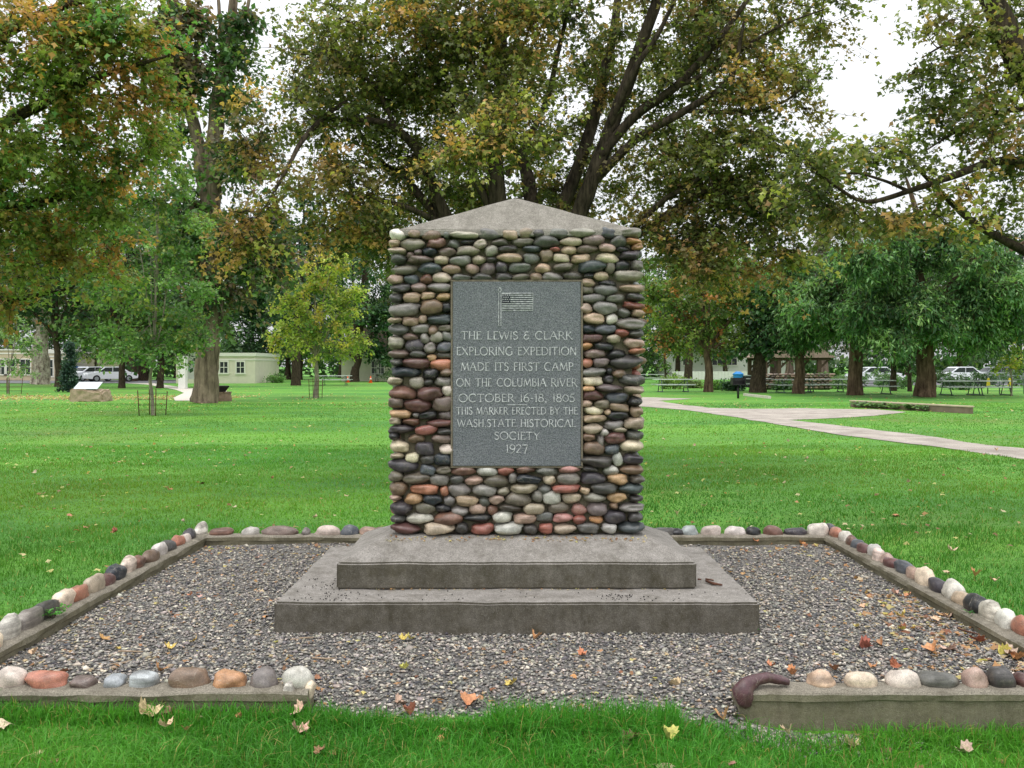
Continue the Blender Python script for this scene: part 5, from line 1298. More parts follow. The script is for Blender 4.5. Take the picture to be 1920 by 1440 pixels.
building('beige_annex', 'lighter beige wing with a banded cornice behind the small spruce', X(84.5), X(152), d - 2, d + 9, Z(663), plain('light_beige', S(214, 200, 174), .85, .05, 2),
   [(X(109), Z(690), 1.0, 1.6), (X(136), Z(690), 1.0, 1.6)], .35)
d = 78; s = d / FPX
building('cream_house', 'cream house with two sash windows seen beyond the cedar trunk', X(330), X(478), d, d + 8, Z(668), M['cream_wall'],
   [(X(q), Z(689), .65, .95) for q in (345, 372, 420, 451)], .3)
d = 88; s = d / FPX
building('pale_cottage', 'pale cottage with twin windows just left of the monument', X(640), X(790), d, d + 8, Z(668), M['cream_wall'], [(X(q), Z(690), .6, 1.3) for q in (703, 714, 750)], .3, 2.4)
d = 110; s = d / FPX
building('white_hall', 'long white building glimpsed beyond the first picnic table', X(1262), X(1500), d, d + 12, Z(642), M['white_paint'], [(X(q), Z(672), 1.2, 1.6) for q in (1290, 1345, 1372)], .2)
d = 98; s = d / FPX
root = empty('pale_fence', (X(1340), d, 0)); tag(root, 'low bright white board fence behind the linden', 'fence')
for k in range(26):
    mb = MB(); mb.box((X(1263 + k * 6.2), d, Z(705) - .3), (.33, .05, 1.6)); mb.build('board', M['white_paint'], root, local=False)
mb = MB(); mb.box((X(1340), d + .06, Z(703) - .1), (X(1425) - X(1262), .06, .1)); mb.build('rail', M['white_paint'], root, local=False)

# timber shelter
d = 66; s = d / FPX
root = empty('shelter', (X(1478), d, 0)); tag(root, 'open timber shelter with a shingled roof above the stone wall', 'shelter')
mb = MB(); mb.prism([(X(1412), Z(671)), (X(1545), Z(671)), (X(1545), Z(669)), (X(1522), Z(655)), (X(1436), Z(655)), (X(1412), Z(669))], d - 2.2, d + 2.6); mb.build('roof', M['shingle'], root, local=False)
mb = MB(); mb.box((X(1478), d - 1.9, Z(673)), (X(1540) - X(1416), .2, .22)); mb.build('beam', M['timber'], root, local=False)
mb = MB(); mb.box((X(1478), d + 2.3, Z(673)), (X(1540) - X(1416), .2, .22)); mb.build('beam', M['timber'], root, local=False)
for px in (1421, 1446, 1519):
    for dy in (-1.9, 2.3):
        mb = MB(); mb.box((X(px), d + dy, (Z(674)) / 2), (.26, .26, Z(674) - .05)); mb.box((X(px) + .35, d + dy, Z(674) - .35), (.12, .12, 1.0), 0, R(45)); mb.build('post', M['timber'], root, local=False)
# dry stone wall: its stones one by one
d = 58; s = d / FPX
root = empty('stone_wall', (X(1490), d, 0)); tag(root, 'low rough brown stone wall in front of the shelter', 'wall')
v, f = frus(X(1432), X(1556), d + .05, d + .6, -.1, Z(704) - .05)
worn('core', v, f, M['mortar'], root, bevel=.02, amp=.03, seed=11)
z = .05; zt = Z(703)
while z < zt:
    h = random.uniform(.13, .2); x = X(1432)
    while x < X(1555):
        w = random.uniform(.22, .42)
        c = random.choice([S(150, 120, 98), S(128, 104, 88), S(170, 142, 118), S(112, 96, 86), S(146, 110, 90)])
        stone(root, (x + w / 2, d + .02, z + h / 2), (w / 2, .13, h / 2), c); x += w
    z += h * .95
# asphalt parking lot strips, far off
def slab(name, x0, x1, y0, y1, mat, label, z=.02):
    mb = MB(); mb.add([(x0, y0, z), (x1, y0, z), (x1, y1, z), (x0, y1, z)], [(0, 1, 2, 3)]); tag(mb.build(name, mat), label, None, None, 'structure')
slab('parking_lot', -52, -28, 78, 96, M['asphalt'], 'asphalt lot with parked cars at the far left')
slab('far_car_park', 22, 75, 70, 90, M['asphalt'], 'far asphalt lot behind the locusts')

# cars
def car(px, d, label, paint, rz=0.0, sedan=True, group='parked cars'):
    root = empty('parked_car', ((px - 960) / FPX * d, d, .02), rz); tag(root, label, 'car', group)
    L, W, H = 4.5, 1.75, 1.42
    prof = [(-2.2, .32), (-2.25, .62), (-2.1, .82), (-1.35, .92), (-1.3, .93), (1.5, .93), (2.1, .84), (2.25, .66), (2.22, .34), (1.8, .28), (-1.8, .28)]
    mb = MB(); mb.prism(prof, -W / 2, W / 2); mb.build('body', paint, root, bevel=.06)
    mb = MB(); mb.prism([(-1.35, .90), (-.65, 1.40), (.75, 1.42), (1.55, .90)], -W / 2 + .13, W / 2 - .13); mb.build('cabin', paint, root, bevel=.05)
    for sy in (-1, 1):
        mb = MB(); mb.prism([(-1.12, .95), (-.60, 1.33), (-.02, 1.34), (-.02, .95)], sy * (W / 2 - .115) - .01, sy * (W / 2 - .115) + .01)
        mb.prism([(.05, .95), (.05, 1.34), (.70, 1.34), (1.22, .95)], sy * (W / 2 - .115) - .01, sy * (W / 2 - .115) + .01); mb.build('side_window', M['dark_glass'], root)
    mb = MB(); mb.box((-1.02, 0, 1.15), (.02, W - .4, .55), 0, R(54)); mb.build('windscreen', M['dark_glass'], root)
    for sx in (-1.4, 1.4):
        for sy in (-1, 1):
            mb = MB(); mb.tube([(sx, sy * (W / 2 - .2), .32), (sx, sy * (W / 2 + .01), .32)], .32, 16, False); w_ = mb.build('wheel', M['tyre'], root)
            mb = MB(); mb.tube([(sx, sy * (W / 2 - .1), .32), (sx, sy * (W / 2 + .02), .32)], .19, 12, False); mb.build('rim', M['galv'], w_)
    for sy in (-.6, .6):
        mb = MB(); mb.box((-2.24, sy, .66), (.06, .35, .14)); mb.build('headlight', M['panel'], root)
        mb = MB(); mb.box((2.24, sy, .7), (.06, .3, .14)); mb.build('tail_light', plain('red_lamp', S(150, 20, 20), .3), root)
    return root
car(207, 84, 'white sedan parked on the far lot, right of the blue car', M['white_car'], R(38))
car(168, 86, 'white car parked behind the thin leaning trunk', M['white_car'], R(62))
car(152, 91, 'blue car parked behind the small spruce', M['blue_car'], R(80))
for px, d, lab, mt in ((1640, 76, 'white car glimpsed between the two biggest locusts', 'white_car'), (1800, 78, 'white car glimpsed behind the tables right of the great locust', 'white_car'), (1868, 82, 'grey car glimpsed behind the wire fence', 'galv')):
    car(px, d, lab, M[mt], R(random.uniform(-15, 15)))

# picnic tables
def table(px, py, label, rz, length=2.3, mat='alu', frame='green_metal'):
    p = G(px, py)
    root = empty('picnic_table', (p[0], p[1], 0), rz); tag(root, label, 'picnic table', 'picnic tables on the lawn')
    for k in range(3):
        mb = MB(); mb.box((0, (k - 1) * .25, .745), (length, .235, .045)); mb.build('plank', M[mat], root, bevel=.008)
    for sy in (-1, 1):
        mb = MB(); mb.box((0, sy * .68, .44), (length, .26, .045)); mb.build('bench', M[mat], root, bevel=.008)
    for sx in (-1, 1):
        x = sx * length * .33
        mb = MB(); mb.tube([(x, -.68, .41), (x, .68, .41)], .03, 6); mb.tube([(x, -.55, .02), (x, -.25, .71), (x, .25, .71), (x, .55, .02)], .03, 6); mb.tube([(x, -.7, .03), (x, .7, .03)], .03, 6)
        mb.tube([(x, 0, .72), (x - sx * .5, 0, .42)], .02, 5)
        mb.build('frame', M[frame], root)
table(1262, 735, 'picnic table nearest the monument, left of the linden trunk', R(4))
table(1222, 718, 'far picnic table half hidden at the monument edge', R(8), 2.6)
table(1408, 733, 'picnic table mostly hidden by the grill and dark trunk', R(2))
table(1488, 736, 'picnic table behind the ivy-clad trunk', R(6), 2.4)
table(1548, 735, 'picnic table left of the middle large locust', R(-3), 2.6)
table(1636, 739, 'picnic table right of the middle large locust', R(3), 2.3)
table(1800, 741, 'left table of the pair right of the great locust', R(4), 2.3)
table(1860, 741, 'right table of the pair right of the great locust', R(-3), 2.2)
table(628, 722.5, 'picnic table behind the caged young maple', R(3), 2.6)
table(722, 715.5, 'far picnic table at the left side of the monument', R(-4), 2.4, 'alu', 'black_metal')

# grill on a post
p = G(1384, 747); root = empty('park_grill', (p[0], p[1], 0)); tag(root, 'black charcoal grill on a single post by the dark locust', 'grill')
mb = MB(); mb.tube([(0, 0, 0), (0, 0, .62)], .055, 8); mb.build('post', M['black_metal'], root)
mb = MB(); mb.box((0, 0, .66), (.62, .46, .03)); mb.box((-.3, 0, .82), (.03, .46, .32)); mb.box((.3, 0, .82), (.03, .46, .32)); mb.box((0, .22, .82), (.6, .03, .32)); mb.build('firebox', M['black_metal'], root)
mb = MB(); mb.tube([(-.32, -.1, .85), (.32, -.1, .85)], .015, 5); mb.tube([(0, -.1, .85), (0, -.35, .87)], .02, 5)
for q in range(9): mb.tube([(-.28 + q * .07, -.2, .9), (-.28 + q * .07, .2, .9)], .008, 4)
mb.build('grate', M['black_metal'], root)
p = G(1384, 726); root = empty('recycling_bin', (p[0], p[1], 0)); tag(root, 'bright blue recycling bin behind the black grill', 'bin')
mb = MB(); mb.tube([(0, 0, 0), (0, 0, .9)], [.3, .36], 14, False); mb.build('body', M['blue_plastic'], root)
mb = MB(); mb.tube([(0, 0, .9), (0, 0, .96), (0, 0, 1.12)], [.39, .39, .15], 14, False); mb.build('lid', M['blue_plastic'], root)
p = G(1401, 726); root = empty('trash_bin', (p[0], p[1], 0)); tag(root, 'dark grey rubbish bin to the right of the blue one', 'bin')
mb = MB(); mb.tube([(0, 0, 0), (0, 0, .8)], [.36, .4], 14, False); mb.build('body', M['black_metal'], root)
mb = MB(); mb.tube([(0, 0, .8), (0, 0, .86)], [.43, .43], 14, False); mb.build('lid', M['galv'], root)

# cones
for px, py, lab in ((652, 717, 'orange traffic cone at the end of the far table'), (695, 718, 'orange traffic cone right of the dark elm trunk')):
    p = G(px, py); root = empty('traffic_cone', (p[0], p[1], 0)); tag(root, lab, 'traffic cone', 'orange traffic cones')
    mb = MB(); mb.tube([(0, 0, .04), (0, 0, .62)], [.14, .03], 12); mb.build('cone', M['orange_cone'], root)
    mb = MB(); mb.box((0, 0, .02), (.36, .36, .04)); mb.build('base', M['orange_cone'], root)
    mb = MB(); mb.tube([(0, 0, .30), (0, 0, .40)], [.098, .08], 12); mb.build('band', M['white_paint'], root)

# low concrete wall of the side bed
a = np.array(G(1597, 763)[:2]); b2 = np.array(G(1822, 776)[:2])
L = np.linalg.norm(b2 - a); ang = math.atan2(b2[1] - a[1], b2[0] - a[0]); mid = (a + b2) / 2
root = empty('low_wall', (mid[0], mid[1], 0), ang); tag(root, 'low brown concrete wall edging a bed on the right lawn', 'wall')
mb = MB(); mb.box((0, 0, .08), (L, .15, .26)); mb.build('wall', plain('aged_wall', S(128, 112, 96), .9, .15, 4), root, bevel=.01)
mb = MB(); mb.box((0, 0, .235), (L + .06, .2, .05)); mb.build('coping', plain('pale_coping', S(196, 180, 156), .9, .1, 4), root, bevel=.01)
def weed(px=None, py=None, z=0.0, n=9, h=.10, label='', name='weed', c=S(84, 150, 70), leaf=.04, loc=None, spread=.5, group=None):
    p = loc if loc is not None else G(px, py, z)
    root = empty(name, p); tag(root, label, 'weed' if name == 'weed' else 'plant', group)
    mb = MB(); P0 = []; D0 = []
    for i in range(n):
        a = random.uniform(0, 6.28); t = random.uniform(.1, spread) * h * 2; q = (math.cos(a) * t, math.sin(a) * t, h * random.uniform(.4, 1))
        mb.tube([(0, 0, 0), (q[0] * .4, q[1] * .4, q[2] * .7), q], [.0025, .002, .0012], 4)
        for k in range(3): P0.append((q[0] * (.6 + .2 * k), q[1] * (.6 + .2 * k), q[2] * (.8 + .1 * k))); D0.append((math.cos(a + k - 1), math.sin(a + k - 1), random.uniform(-.2, .4)))
    mb.build('stem', M['bark_young'], root)
    v, f, q = leaves_mesh(np.array(P0), np.array(D0), rng.uniform(.7, 1.2, len(P0)) * leaf, LEAF4, .3)
    obj_np('leaves', v, f, M['leaf'], root, np.repeat(pick([c, c * .8, c * 1.15], len(P0)), q, 0), local=True)
    return root
weed(1482, 1362, -.15, 7, .05, 'small green weed against the right kerb wall face', leaf=.045)
weed(1392, 1342, -.10, 6, .05, 'small green weed below the maroon hooked stone', leaf=.03)
weed(1412, 1188, 0, 6, .05, 'tiny bright weed at the right front corner of the base', leaf=.025)
weed(1298, 1008, .02, 16, .13, 'leafy plant growing over the back kerb', leaf=.05)
weed(98, 1165, .06, 22, .10, 'feathery weed growing over the left kerb', leaf=.03, c=S(90, 160, 62))
weed(1825, 1165, .04, 7, .07, 'weed tuft against the right side kerb', leaf=.03)
weed(1514, 1006, .04, 6, .06, 'weed sprig near the back right corner of the kerb', leaf=.03)
for i in range(26):
    t = random.random(); q = a + (b2 - a) * (t ** 1.5) * .72 + np.array((0, -.25 - random.random() * .7 * (1 - t)))
    weed(n=7, h=.22, leaf=.16, loc=(q[0], q[1], .01), name='bed_plant', label='pale low leafy plant growing along the foot of the low wall', c=S(128, 156, 112), group='plants along the low wall')
# board lying beyond the grill, sprinkler box
p1, p2 = G(1396, 742), G(1443, 747.5)
mb = MB(); mb.box(((p1[0] + p2[0]) / 2, (p1[1] + p2[1]) / 2, .06), (np.linalg.norm(p2 - p1), .14, .12), math.atan2(p2[1] - p1[1], p2[0] - p1[0])); tag(mb.build('kerb_strip', M['pale_concrete']), 'short pale edging strip in the grass right of the grill', 'edging')
# wire fence panels at the right edge
d = 50; s = d / FPX
root = empty('wire_fence', (X(1890), d, 0)); tag(root, 'grey-green pipe fence panel behind the yellow sapling', 'fence')
for px in (1852, 1874, 1897, 1920, 1945):
    mb = MB(); mb.tube([(X(px), d, 0), (X(px), d, Z(703))], .03, 6); mb.build('post', M['green_metal'], root, local=False)
for py in (705, 712, 719, 726, 733):
    mb = MB(); mb.tube([(X(1850), d, Z(py)), (X(1947), d, Z(py))], .018, 5); mb.build('rail', M['green_metal'], root, local=False)
for px, py, lab in ((1853, 717, 'left yellow flap hanging on the pipe fence'), (1893, 717, 'right yellow flap hanging on the pipe fence')):
    q = P(px, py, d - .06); mb = MB(); mb.prism([(-.1, -.2), (.1, -.16), (.07, .2), (0, .26), (-.06, .18)], -.015, .015); o = mb.build('flap', M['yellow']); o.location = q; tag(o, lab, 'marker', 'yellow flaps on the fence')
# shrubs and rocks by the shelter
for px, py, dd, r_, c, lab in ((1375, 722, 56, .7, S(60, 96, 64), 'dark shrub behind the grill'), (1345, 728, 58, .6, S(110, 150, 70), 'light green shrub right of the linden trunk'), (1470, 715, 57, .5, S(84, 120, 72), 'green shrub at the stone wall'), (1300, 728, 62, .6, S(120, 140, 80), 'low shrub behind the nearest picnic table'),
      (1262, 705, 60, .8, S(130, 160, 66), 'yellowish shrub at the slim tree'), (1570, 715, 60, 1.0, S(110, 140, 84), 'tall shrub behind the left locust table'), (1545, 700, 62, 1.2, S(96, 132, 76), 'bush rising over the end of the stone wall'),
      (1650, 700, 64, 1.4, S(104, 138, 84), 'bush between the two biggest locusts'), (1770, 700, 66, 1.5, S(84, 110, 74), 'bush right of the great locust trunk'), (1680, 705, 60, 1.2, S(84, 118, 70), 'mid-green bush at the thin dark trunks'), (1800, 712, 58, 1.0, S(72, 104, 64), 'low dark bush behind the pair of tables'), (1840, 705, 66, 1.3, S(70, 100, 62), 'dark bush left of the pipe fence'), (1905, 700, 68, 1.5, S(90, 124, 70), 'bush behind the pipe fence'),
      (520, 705, 80, .9, S(120, 160, 90), 'pale shrub right of the cream house'), (740, 700, 84, 1.4, S(110, 140, 90), 'shrub in front of the pale cottage')):
    base = np.array(((px - 960) / FPX * dd, dd, 0.0)); hh = max(r_ * .8, CAMZ + (HOR - py) / FPX * dd)
    make_tree('shrub', lab, base, [([base, base + (0, 0, hh * .5)], [.06, .03])], [(base + (0, 0, hh * .6), (r_, r_, hh * .45), 26, (1, 1, 1))], [c, c * .78, c * 1.2], leaf=.15, per_twig=7, twigs=6, twig_len=.4, thin=.02, bark='bark_dark', cat='shrub', flare=0)

# ------------------------------------------------------------------ grass
def blades(x, y, h, w, colr, lean=.5, mid=True):
    n = len(x); z = ground_z(x, y) - .004
    a = rng.uniform(0, 2 * math.pi, n); b_ = rng.uniform(0, 2 * math.pi, n); ln = h * abs(rng.normal(0, lean, n))
    sx, sy = np.cos(a) * w / 2, np.sin(a) * w / 2; lx, ly = np.cos(b_) * ln, np.sin(b_) * ln
    if mid:
        v = np.stack([np.stack([x - sx, y - sy, z], 1), np.stack([x + sx, y + sy, z], 1),
                      np.stack([x - sx * .7 + lx * .35, y - sy * .7 + ly * .35, z + h * .6], 1), np.stack([x + sx * .7 + lx * .35, y + sy * .7 + ly * .35, z + h * .6], 1),
                      np.stack([x + lx, y + ly, z + h * (1 - .25 * np.clip(ln / h, 0, 1.5))], 1)], 1)
        F = np.array([(0, 1, 3), (0, 3, 2), (2, 3, 4)]); k = 5
    else:
        v = np.stack([np.stack([x - sx, y - sy, z], 1), np.stack([x + sx, y + sy, z], 1), np.stack([x + lx, y + ly, z + h], 1)], 1)
        F = np.array([(0, 1, 2)]); k = 3
    return v.reshape(-1, 3), (F[None] + (np.arange(n) * k)[:, None, None]).reshape(-1, 3), np.repeat(colr, k, 0)
def gcol(x, y, n):
    t = wave(x, y, 31, 1.6, 4); u = wave(x * .35, y, 32, 3.5, 4)
    A, Bc, Cc_ = S(66, 124, 36), S(108, 166, 54), S(148, 184, 60)
    q_ = wave(x, y, 35, 6.5, 4); f1 = np.clip(.42 + .65 * t + .45 * q_, 0, 1)[:, None]; f2 = np.clip(.2 + .6 * u, 0, 1)[:, None]
    c = A * (1 - f1) + Bc * f1; c = c * (1 - f2 * .6) + Cc_ * f2 * .6
    c = c * rng.uniform(.7, 1.25, (n, 1)) * rng.uniform(.94, 1.06, (n, 3)) * (1 + .22 * sstep(5.2, 4.2, y))[:, None]
    c[:, 0] *= 1 + .18 * wave(x, y, 36, 2.2, 3); dry = rng.random(n) < .06; c[dry] = S(176, 164, 96) * rng.uniform(.7, 1.1, (dry.sum(), 1))
    return np.clip(c, .005, .8)
def ok(x, y, margin=0.0):
    k = ~((x > X0 - .2 - margin) & (x < X1 + .2 + margin) & (y > Y0 - .165) & ((y > Y0 - .15) | (x < -.93) | (x > 1.04)) & (y < Y1 + .16 + margin))
    front = (y < Y0 - .16) & (y > 3.9) & (x > -.93) & (x < 1.04)
    k &= ~(front & (y > 4.13 + .07 * wave(x, y * 0, 21, .35, 3) - .06 * (abs(x) < .6)))
    spill = (x > .98) & (x < 1.6) & (y > 4.13) & (y < 4.3)
    k &= ~(spill & (rng.random(len(x)) < .75))
    for p_ in PATHS.values(): k &= ~inside(p_, x, y)
    return k
def band(n, y0, y1, pw, hm, wm, lean, mid, margin=.25, power=1.0):
    y = y0 + (y1 - y0) * rng.uniform(0, 1, n) ** power; x = rng.uniform(-1, 1, n) * (y * .62 + margin + .6)
    k = ok(x, y); x, y = x[k], y[k]; n = len(x)
    cl = .8 + .35 * wave(x, y, 77, .12, 2) + .2 * wave(x, y, 78, .5, 2)
    h = hm * rng.uniform(.55, 1.25, n) * np.clip(cl, .45, 1.5); w = wm * rng.uniform(.7, 1.3, n)
    return blades(x, y, h, w, gcol(x, y, n), lean, mid)
sets = [band(80000, 3.05, 4.30, 1, .065, .0042, .95, True), band(30000, 3.3, 4.35, 1, .105, .0048, 1.1, True), band(125000, 4.2, 9, 1, .05, .0062, .6, False, power=.9),
        band(170000, 9, 18, 1, .042, .011, .7, False, power=.85), band(110000, 18, 38, 1, .04, .022, .8, False, power=.85)]
# the taller rim of grass that the mower misses, against the kerb outside
def rim(n, xa, xb, ya, yb2, hm):
    x = rng.uniform(xa, xb, n); y = rng.uniform(ya, yb2, n)
    return blades(x, y, hm * rng.uniform(.5, 1.3, n), .0048 * rng.uniform(.7, 1.3, n), gcol(x, y, n), .7, True)
sets += [rim(3200, -2.9, -.75, 4.08, 4.19, .085), rim(1500, 1.6, 2.9, 4.08, 4.19, .09), rim(2600, X0 - .38, X0 - .16, 4.3, 8.3, .055), rim(2600, X1 + .16, X1 + .38, 4.3, 8.3, .055), rim(3000, X0 - .2, X1 + .2, 8.21, 8.42, .05),
         rim(900, -.95, -.55, 4.0, 4.12, .09), rim(3600, -.1, .75, 3.95, 4.15, .12), rim(900, -.6, -.1, 4.0, 4.1, .08)]
V = []; F = []; Cc = []; o_ = 0
for v, f, c in sets:
    V.append(v); F.append(f + o_); Cc.append(c); o_ += len(v)
tag(obj_np('grass', np.concatenate(V), np.concatenate(F), M['grass'], colors=np.concatenate(Cc)), 'short green grass covering the park lawn', None, None, 'stuff')

# ------------------------------------------------------------------ fallen leaves, twigs, seeds
m, nt, b = new_mat('fallen_leaf')
oi = nt.nodes.new('ShaderNodeObjectInfo'); tc = nt.nodes.new('ShaderNodeTexCoord')
cn, _ = noise_col(nt, tc.outputs['Object'], 5, np.array((.65,) * 3), np.array((1.25,) * 3))
nt.links.new(mixc(nt, oi.outputs['Color'], cn, 1.0, 'MULTIPLY'), b.inputs['Base Color']); b.inputs['Roughness'].default_value = .6; b.inputs['Specular IOR Level'].default_value = .3
M['fallen_leaf'] = m
def maple_leaf(curl, seed):
    r = random.Random(seed)
    out = [(0, 0), (.2, .0), (.40, -.04), (.42, .14), (.58, .26), (.50, .42), (.46, .64), (.32, .64), (.20, .74), (0, .94), (-.20, .74), (-.32, .64), (-.46, .64), (-.50, .42), (-.58, .26), (-.42, .14), (-.40, -.04), (-.2, .0)]
    mb = MB(); mid = [(0, .3)]
    def zz(x, y): return curl * (x * x * 1.4 + (y - .35) ** 2 * .9) + .05 * math.sin(x * 9 + seed) * curl + r.uniform(-.02, .02)
    vs = [(x, y, zz(x, y)) for x, y in out] + [(0, .3, zz(0, .3))]
    n = len(out); mb.add(vs, [(i, (i + 1) % n, n) for i in range(n)], True)
    mb.add([(-.015, 0, .0), (.015, 0, .0), (.06, -.45, .03)], [(0, 1, 2)])
    me = bpy.data.meshes.new('fallen_leaf'); me.from_pydata(mb.v, [], mb.f); me.materials.append(M['fallen_leaf']); return me
FL = [maple_leaf(c_, i) for i, c_ in enumerate((.6, 1.1, 1.6, -.9, 1.3, 2.0))]
LC = dict(orange=S(200, 146, 104), brown=S(150, 114, 88), yellow=S(206, 188, 104), tan=S(206, 182, 150), rust=S(160, 104, 78))
def zat(x, y):
    if X0 < x < X1 and 3.95 < y < Y1 and not (y < Y0 and (x < -.93 or x > 1.04)): return float(gravel_z(np.array(x), np.array(y))) + .012
    return float(ground_z(np.array([x]), np.array([y]))[0]) + .035
def leaf_place(px, py):
    side = 'left' if px < 500 else ('right' if px > 1420 else 'middle')
    if py > 1300 or (py > 1290 and 590 < px < 1370):
        return {'left': 'in the grass before the left front kerb', 'right': 'in the grass before the right kerb wall', 'middle': 'in the grass edge before the gravel gap'}[side] if py < 1385 else 'in the nearest foreground grass, ' + {'left': 'left', 'right': 'right', 'middle': 'centre'}[side]
    if 385 < px < 1560 and 985 < py < 1030: return 'at the back kerb ' + ('left' if px < 900 else 'right') + ' of the monument'
    if py < 985 or px < 20 or (px > 1560 and py < 1000 + (px - 1545) * .5): 
        far = 'mid-distance lawn' if py < 870 else 'lawn just outside the kerb'
        return f'on the {far}, ' + ('left' if px < 960 else 'right') + ' of the monument'
    if px > 1740: return 'in the leaf drift against the right kerb' if py > 1140 else 'beside the upper right kerb'
    if px > 1420: return 'on the near right gravel' if py > 1200 else 'on the gravel right of the steps'
    if px < 120: return 'in the left front corner of the gravel'
    if px < 500: return 'on the near left gravel' if py > 1190 else 'on the gravel left of the steps'
    return 'on the gravel against the bottom step' if py < 1215 else 'on the gravel in front of the steps'
def fallen(px, py, size, cname, where):
    where = leaf_place(px, py); sz_ = 'small ' if size < .065 else ('large ' if size >= .095 else ''); size *= .74
    p = G(px, py)
    for _ in range(3): p = G(px, py, zat(p[0], p[1]))
    o = bpy.data.objects.new('fallen_leaf', random.choice(FL)); col.objects.link(o)
    o.location = p; o.scale = (size,) * 3; o.rotation_euler = (random.uniform(-.5, .5), random.uniform(-.5, .5), random.uniform(0, 6.28))
    o.color = (*[float(q) * random.uniform(.85, 1.1) for q in LC[cname]], 1)
    tag(o, f'{sz_}{cname} leaf lying {where}', 'leaf', 'single fallen leaves')
GL_ = [(322, 1155, .085, 'rust'), (190, 1158, .05, 'yellow'), (193, 1200, .10, 'orange'), (65, 1207, .09, 'rust'), (15, 1232, .09, 'orange'), (60, 1228, .07, 'tan'), (216, 1216, .05, 'yellow'), (316, 1220, .08, 'yellow'), (365, 1203, .06, 'yellow'), (130, 1257, .08, 'orange'), (300, 1257, .09, 'orange'), (372, 1118, .05, 'tan'), (355, 1118, .05, 'orange'),
       (505, 1123, .07, 'orange'), (492, 1155, .06, 'orange'), (520, 1007, .07, 'yellow'), (548, 1010, .05, 'yellow'), (400, 1004, .08, 'orange'), (410, 1010, .08, 'orange'), (392, 998, .07, 'tan'), (425, 1008, .07, 'orange'), (455, 1009, .06, 'tan'), (95, 1185, .08, 'rust'), (80, 1192, .08, 'orange'), (230, 1113, .05, 'tan'), (485, 1046, .05, 'tan'),
       (755, 1203, .07, 'yellow'), (770, 1200, .06, 'yellow'), (1000, 1197, .08, 'orange'), (1085, 1230, .07, 'orange'), (765, 1255, .07, 'yellow'), (695, 1260, .06, 'brown'), (955, 1288, .09, 'yellow'), (905, 1302, .09, 'orange'), (875, 1305, .06, 'tan'), (740, 1318, .09, 'tan'), (600, 1270, .05, 'rust'), (1275, 1284, .09, 'tan'), (1075, 1270, .05, 'orange')]
GR_ = [(1690, 1157, .08, 'yellow'), (1602, 1175, .05, 'yellow'), (1610, 1212, .10, 'rust'), (1655, 1211, .07, 'orange'), (1562, 1220, .07, 'orange'), (1450, 1250, .06, 'orange'), (1568, 1257, .07, 'rust'), (1640, 1250, .06, 'orange'), (1685, 1248, .08, 'rust'), (1490, 1265, .07, 'orange'), (1695, 1182, .06, 'yellow'), (1700, 1180, .06, 'rust'),
       (1750, 1223, .11, 'orange'), (1775, 1220, .11, 'tan'), (1840, 1205, .12, 'rust'), (1858, 1212, .12, 'orange'), (1870, 1225, .10, 'yellow'), (1885, 1228, .10, 'tan'), (1900, 1236, .10, 'orange'), (1765, 1152, .09, 'orange'), (1780, 1158, .09, 'tan'), (1790, 1150, .08, 'orange'), (1800, 1165, .09, 'orange'), (1760, 1165, .08, 'tan'), (1830, 1172, .08, 'rust'), (1850, 1188, .08, 'orange'),
       (1700, 1120, .07, 'orange'), (1680, 1115, .07, 'tan'), (1665, 1122, .06, 'orange'), (1620, 1140, .06, 'tan'), (1610, 1085, .06, 'orange'), (1562, 1090, .05, 'orange'), (1415, 1012, .07, 'orange'), (1475, 1014, .08, 'tan'), (1500, 1018, .08, 'orange'), (1520, 1016, .08, 'orange'), (1330, 1010, .06, 'tan'), (1350, 1018, .06, 'orange'), (1400, 1035, .05, 'orange'), (1445, 1045, .05, 'orange'), (1392, 1078, .05, 'orange')]
FR_ = [(280, 1330, .13, 'tan'), (318, 1340, .07, 'brown'), (18, 1355, .10, 'tan'), (66, 1405, .07, 'tan'), (90, 1425, .07, 'brown'), (315, 1365, .08, 'tan'), (350, 1370, .06, 'orange'), (515, 1325, .10, 'brown'), (553, 1338, .10, 'tan'), (552, 1369, .10, 'tan'), (455, 1342, .05, 'orange'), (595, 1417, .07, 'brown'), (700, 1370, .08, 'tan'), (773, 1340, .08, 'rust'), (875, 1325, .12, 'orange'),
       (975, 1332, .08, 'yellow'), (1195, 1382, .13, 'brown'), (1190, 1375, .09, 'rust'), (1258, 1390, .09, 'yellow'), (830, 1378, .05, 'orange'), (1230, 1432, .12, 'tan'), (1120, 1410, .06, 'brown'), (1355, 1350, .09, 'orange'), (1605, 1402, .09, 'tan'), (1800, 1408, .10, 'tan'), (1670, 1405, .07, 'brown'), (1480, 1375, .07, 'tan'), (1367, 1437, .06, 'brown')]
